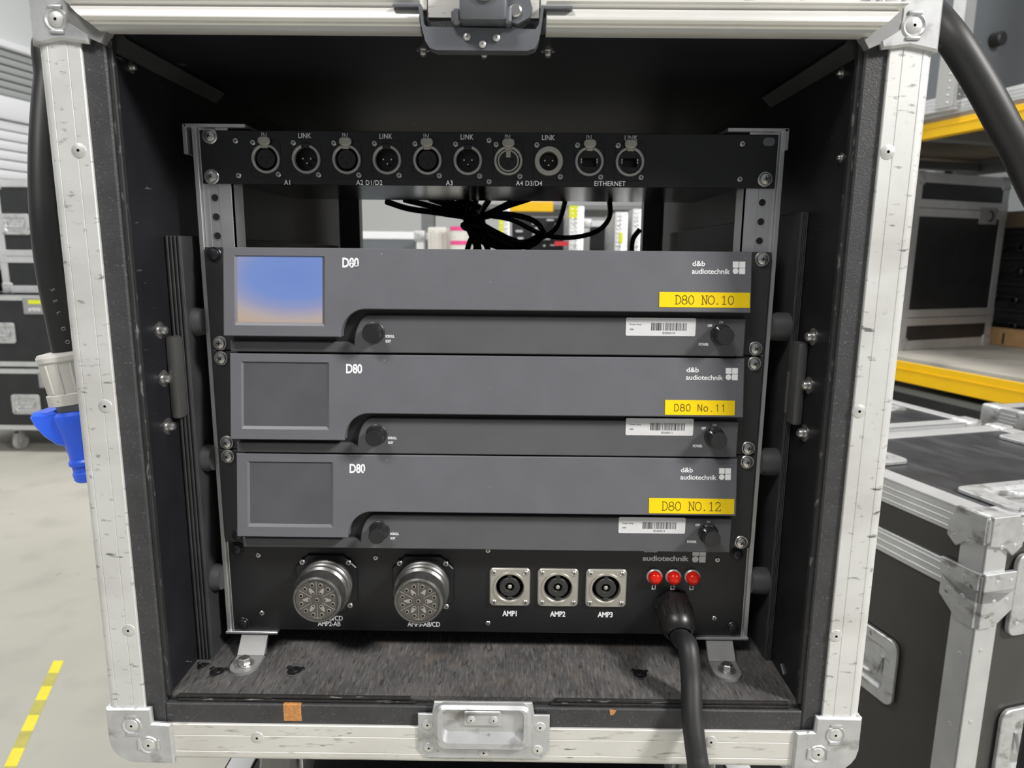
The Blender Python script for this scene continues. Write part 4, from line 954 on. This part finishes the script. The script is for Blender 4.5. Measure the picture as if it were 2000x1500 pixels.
# speaker sockets
SPM = tomesh('socket_plate', B().plate(rrect(-19, 19, -19, 19, 4), [circ(0, 0, 13.4, 36)], yf=-2.6, yb=0, ch=.9), ['nickel'])
SPR = tomesh('socket_ring', B().lathe((0, -2.4, 0), (0, -1, 0), [(15.6, 0), (15.2, 1.3), (13.6, 1.3), (12.9, .4), (12.9, -6)], 40, cap0=False, cap1=False), ['nickel'])
q_ = B(); q_.lathe((0, 0, 0), (0, 1, 0), [(13.3, -2), (13.3, 14), (.01, 14)], 36, 0, cap0=False)
q_.lathe((0, 14, 0), (0, -1, 0), [(9.6, 0), (9.6, 15.4), (9.0, 16), (4.6, 16), (4.2, 15.4), (4.0, 8), (.01, 8)], 36, 1, cap0=False)
q_.lathe((0, 10, 0), (0, -1, 0), [(2.0, 0), (2.0, 11.2), (1.4, 11.6), (.01, 11.6)], 16, 2)
for a in (0, 180):
    n0 = len(q_.v); q_.box(-2.2, 2.2, -2.4, 6, 9.8, 13.6, .4, 1); q_.move(n0, Matrix.Rotation(math.radians(a), 4, 'Y'))
SPI = tomesh('socket_insert', q_, ['hole', 'spk_dark', 'nickel'])
for i, x in enumerate(XS):
    c = (x, 0, ZS); P_ = stamp('speaker_socket', SPM, OP, c); ORG[P_] = Vector(c)
    stamp('socket_ring', SPR, P_, c); stamp('socket_insert', SPI, P_, c)
    for dx in (-14.8, 14.8):
        for dz in (-14.8, 14.8): stamp('screw', SS, P_, (x+dx, -2.6, ZS+dz), (0, random.uniform(0, 1), 0), (.9,)*3)
    text('socket_lettering', 'AMP%d' % (i+1), 5.2, 'white', OP, x+.6, -.15, -204.6, .80, .045, space=.96)
# indicator lamps
LB = tomesh('lamp_bezel', B().lathe((0, 0, 0), (0, -1, 0), [(7.4, 0), (7.4, 1.6), (6.6, 2.4), (6.0, 2.4)], 28, cap0=False, cap1=False), ['steel'])
LL = tomesh('lamp_lens', B().lathe((0, 0, 0), (0, -1, 0), [(6.2, 0), (6.2, 4.5), (5.6, 6.6), (4.2, 8.2), (2.2, 9.1), (.01, 9.3)], 28, cap0=False), ['red'])
for i, x in enumerate(XLp):
    c = (x, 0, ZLp); P_ = stamp('indicator_lamp', LB, OP, c); ORG[P_] = Vector(c); P_['label'] = 'red indicator lamp'; stamp('lens', LL, P_, c)
    text('lamp_lettering', 'L%d' % (i+1), 4.0, 'white', OP, x+.3, -.15, -176.3, .80, .045)
text('maker_lettering', 'd&b', 5.2, 'white', OP, 145.0, -.15, -138.6, 1.15, .03, 'LEFT'); text('maker_lettering', 'audiotechnik', 5.0, 'white', OP, 144.8, -.15, -147.2, 1.20, .03, 'LEFT', space=.96)
b = B()
for (xa, za) in ((190.8, -138.2), (197.3, -138.2), (197.3, -144.8)): b.add([(xa, -.15, za), (xa+6, -.15, za), (xa+6, -.15, za-6.1), (xa, -.15, za-6.1)], [(0, 1, 2, 3)])
b.add([(x, -.15, z) for x, z in circ(193.8, -147.8, 3.05)], [tuple(range(24))]); part('maker_emblem', b, 'white', OP)
for s_, px, py in (('AMP1-AB/CD', 638, 1207), ('AMP2-AB', 643, 1218), ('AMP2-CD', 823, 1207), ('AMP3-AB/CD', 828, 1219)):
    q = at(px, py, 0); text('socket_lettering', s_, 4.8, 'white', OP, q.x, -.15, q.z, .80, .03, space=.98)
for px, py in ((505, 1084), (512, 1197), (953, 1075), (953, 1217), (1401, 1093), (1395, 1207), (734, 1089)):
    q = at(px, py, 0); stamp('screw', SS, OP, (q.x, 0, q.z), (0, random.uniform(0, 1), 0), (.9,)*3)
for px, py in ((463, 1071), (475, 1217), (1440, 1082), (1431, 1226)):
    q = at(px, py, 0); stamp('screw', RSD, OP, (q.x, 0, q.z), (0, random.uniform(0, 1.5), 0))
# cable gland and mains lead
gc = Vector((175.0, 0, -194.5)); gd = Vector((0.03, -0.90, -0.42)).normalized()
b = B(); b.lathe(gc, gd, [(18.4, -3), (18.4, 5), (17, 6)], 6, 0); b.lathe(gc, gd, [(17, 4), (17.2, 8), (16.6, 20), (15.4, 25), (12.4, 30), (10.4, 31.5), (9.8, 30)], 32, 0, cap1=False)
for k in range(16):
    a = 2*math.pi*k/16; ax = gd.orthogonal().normalized(); bx = gd.cross(ax); c = gc+(ax*math.cos(a)+bx*math.sin(a))*16.8
    b.tube([c+gd*8, c+gd*20], [.9, .8], 6)
part('cable_gland', b, 'insert', OP, 'black plastic cable gland')
pts = [gc+gd*12, gc+gd*34, at(1343, 1262, -52), at(1350, 1330, -68), at(1352, 1400, -84), at(1360, 1470, -97), at(1372, 1540, -104), (210, -112, -430), (216, -118, -620), (225, -118, -900), (238, -130, -1040), (290, -170, -1061), (420, -260, -1062), (620, -420, -1062)]
b = B(); b.tube(spline(pts, 8), 8.9, 20)
solo('mains_cable', b, 'rubber', (620, -420, -FZ), 'thick black cable hanging from the output panel over the case front', 'cable')

# ================================================================ HANGING CABLES BESIDE THE CASE
pts = [(90, 370, 341), (200, 300, 343), (315, 205, 364), at(1725, -40, 100), at(1795, 5, 42), at(1850, 62, 5), at(1908, 150, -5), at(1960, 245, -10), at(2012, 350, -10), (505, -15, 80), (520, -20, -150), (512, -30, -500), (500, -60, -900), (470, -90, -1040), (430, -130, -1059), (330, -240, -1060)]
b = B(); b.tube(spline(pts, 8), 12.2, 22)
solo('hanging_cable', b, 'rubber', (330, -240, -FZ), 'thick glossy black cable arching off the top right of the case', 'cable')
EC = thing('extension_cable', 'thick black cable with grey and blue plug hanging at the left of the case', 'cable', (-350, -45, -45))
pts = [(-100, 330, 341), (-230, 220, 344), (-318, 100, 342), at(112, 60, 10), at(94, 160, -8), at(86, 260, -26), at(84, 350, -38), at(88, 440, -46), at(100, 540, -48), at(118, 630, -48), at(132, 700, -46)]
b = B(); b.tube(spline(pts, 8), 10.2, 20); cb = part('cable', b, 'rubber', EC)
pA, pB = at(122, 688, -44), at(146, 785, -44); ax = (pB-pA).normalized(); L1 = (pB-pA).length
b = B(); b.lathe(pA, ax, [(11, -1), (18, 0), (19.5, 2.5), (19.5, 6), (18.2, 7.5), (16.6, L1*.78), (18.6, L1*.80), (18.6, L1), (15, L1+.5)], 32); part('plug_body', b, 'plug_grey', EC, 'dirty grey plug body')
b = B(); ax2 = ax.orthogonal().normalized(); bx2 = ax.cross(ax2)
for k in range(12):
    a = 2*math.pi*k/12; d = ax2*math.cos(a)+bx2*math.sin(a); b.tube([pA+ax*8+d*18, pA+ax*(L1*.76)+d*16.6], .9, 6)
part('plug_ribs', b, 'plug_grey', EC)
pC = at(150, 800, -44)
b = B(); b.lathe(pB, ax, [(14, 0), (14, 8), (15, 8)], 28); part('plug_collar', b, 'steel_dark', EC)
b = B(); b.lathe(pB+ax*6, ax, [(14.5, 0), (17.5, 3), (18, 6), (17, 12), (14.8, 26), (13.4, 38), (13.6, 41), (15.0, 43), (15.0, 46), (13.4, 47), (13.2, 52), (14.2, 53), (13.8, 59), (12, 61)], 32); part('blue_socket', b, 'plug_blue', EC, 'blue plastic socket')
# hinged flap sticking out to the left
f0 = pB+ax*8
fl = [(-34, 0), (-31, 4.5), (-20, 4.5), (-8, 8), (6, 9), (6, -24), (-4, -25), (-14, -23), (-24, -16), (-31, -7)]
b = B(); n0 = 0; b.plate(fl, yf=-11, yb=11, ch=2.5); b.move(0, Matrix.Translation(f0+Vector((0, 0, -4)))); part('blue_flap', b, 'plug_blue', EC, 'blue hinged flap')
b = B()
for i, ch_ in enumerate('SELLDO'):
    pass
cl = spline(pts, 8)
for i, (ch_, px, py) in enumerate((('S', 103, 566), ('E', 108, 588), ('L', 115, 611), ('D', 124, 642), ('O', 132, 668))):
    q = at(px, py, -58.5); text('cable_lettering', ch_, 3.4, 'greyprint', cb, q.x, -58.6, q.z, .9, 0, rot=-1.2)

# ================================================================ CABLE BUNDLE BEHIND THE PANEL
KNOT = at(925, 432, 250)
loops = [
 [(755, 394, 190), (800, 408, 215), (870, 418, 235), (925, 432, 250), (935, 480, 260), (945, 540, 280)],
 [(790, 390, 190), (850, 405, 220), (920, 425, 250), (930, 470, 255), (925, 540, 270)],
 [(860, 385, 180), (900, 405, 225), (930, 435, 245), (950, 480, 250), (975, 545, 270)],
 [(840, 388, 180), (905, 412, 230), (940, 440, 250), (925, 500, 260), (915, 545, 270)],
 [(1005, 392, 190), (965, 412, 230), (935, 430, 255), (940, 470, 255), (985, 490, 260), (1030, 545, 270)],
 [(1035, 388, 190), (985, 405, 225), (945, 425, 250), (950, 455, 250), (1000, 480, 255), (1040, 478, 255), (1060, 455, 255), (1040, 430, 255), (985, 418, 250), (940, 425, 250)],
 [(930, 388, 180), (925, 420, 240), (945, 440, 255), (985, 462, 255), (1030, 485, 260), (1070, 545, 270)],
 [(1190, 385, 185), (1190, 425, 215), (1165, 452, 235), (1115, 464, 245), (1060, 458, 250), (1000, 430, 250), (945, 420, 250)],
 [(1105, 388, 185), (1095, 425, 220), (1080, 452, 240), (1040, 470, 250), (985, 470, 255), (940, 445, 255)],
 [(915, 390, 185), (910, 430, 245), (925, 470, 260), (960, 545, 275)],
 [(955, 390, 185), (940, 420, 245), (955, 455, 262), (1000, 500, 265), (1010, 545, 275)],
 [(1065, 452, 240), (1020, 478, 252), (975, 484, 255), (935, 455, 255), (915, 480, 262), (905, 545, 275)],
 [(1250, 448, 330), (1236, 468, 330), (1234, 500, 330), (1240, 560, 330)]]
labs = {0: 'thin black cable reaching farthest left from the bundle behind the patch panel', 5: 'thin black cable curled into a closed loop right of the bundle strap',
        8: 'thin black cable dropping beside the widest loop, left of it', 7: 'thin black cable drooping in the widest loop right of the bundle behind the panel', 12: 'short black cable bent beside the rear right rail'}
for i, lp in enumerate(loops):
    pp = [at(*q) for q in lp]; b = B(); b.tube(spline(pp, 7), 3.4 if i not in (7, 8) else 2.9, 8)
    solo('signal_cable', b, 'thinrubber', pp[-1], labs.get(i, 'thin black cable in the tangled bundle behind the patch panel'), 'cable', 'cables tangled behind the patch panel')
b = B(); n0 = 0
for k in range(3): b.lathe(KNOT+Vector((-6+k*3, -4, 14-k*13)), (0.25, 0.2, 1), [(15, 0), (17, 2), (17, 5), (15, 7)], 20)
solo('cable_tie', b, 'thinrubber', KNOT, 'black strap holding the cable bundle behind the patch panel', 'strap')
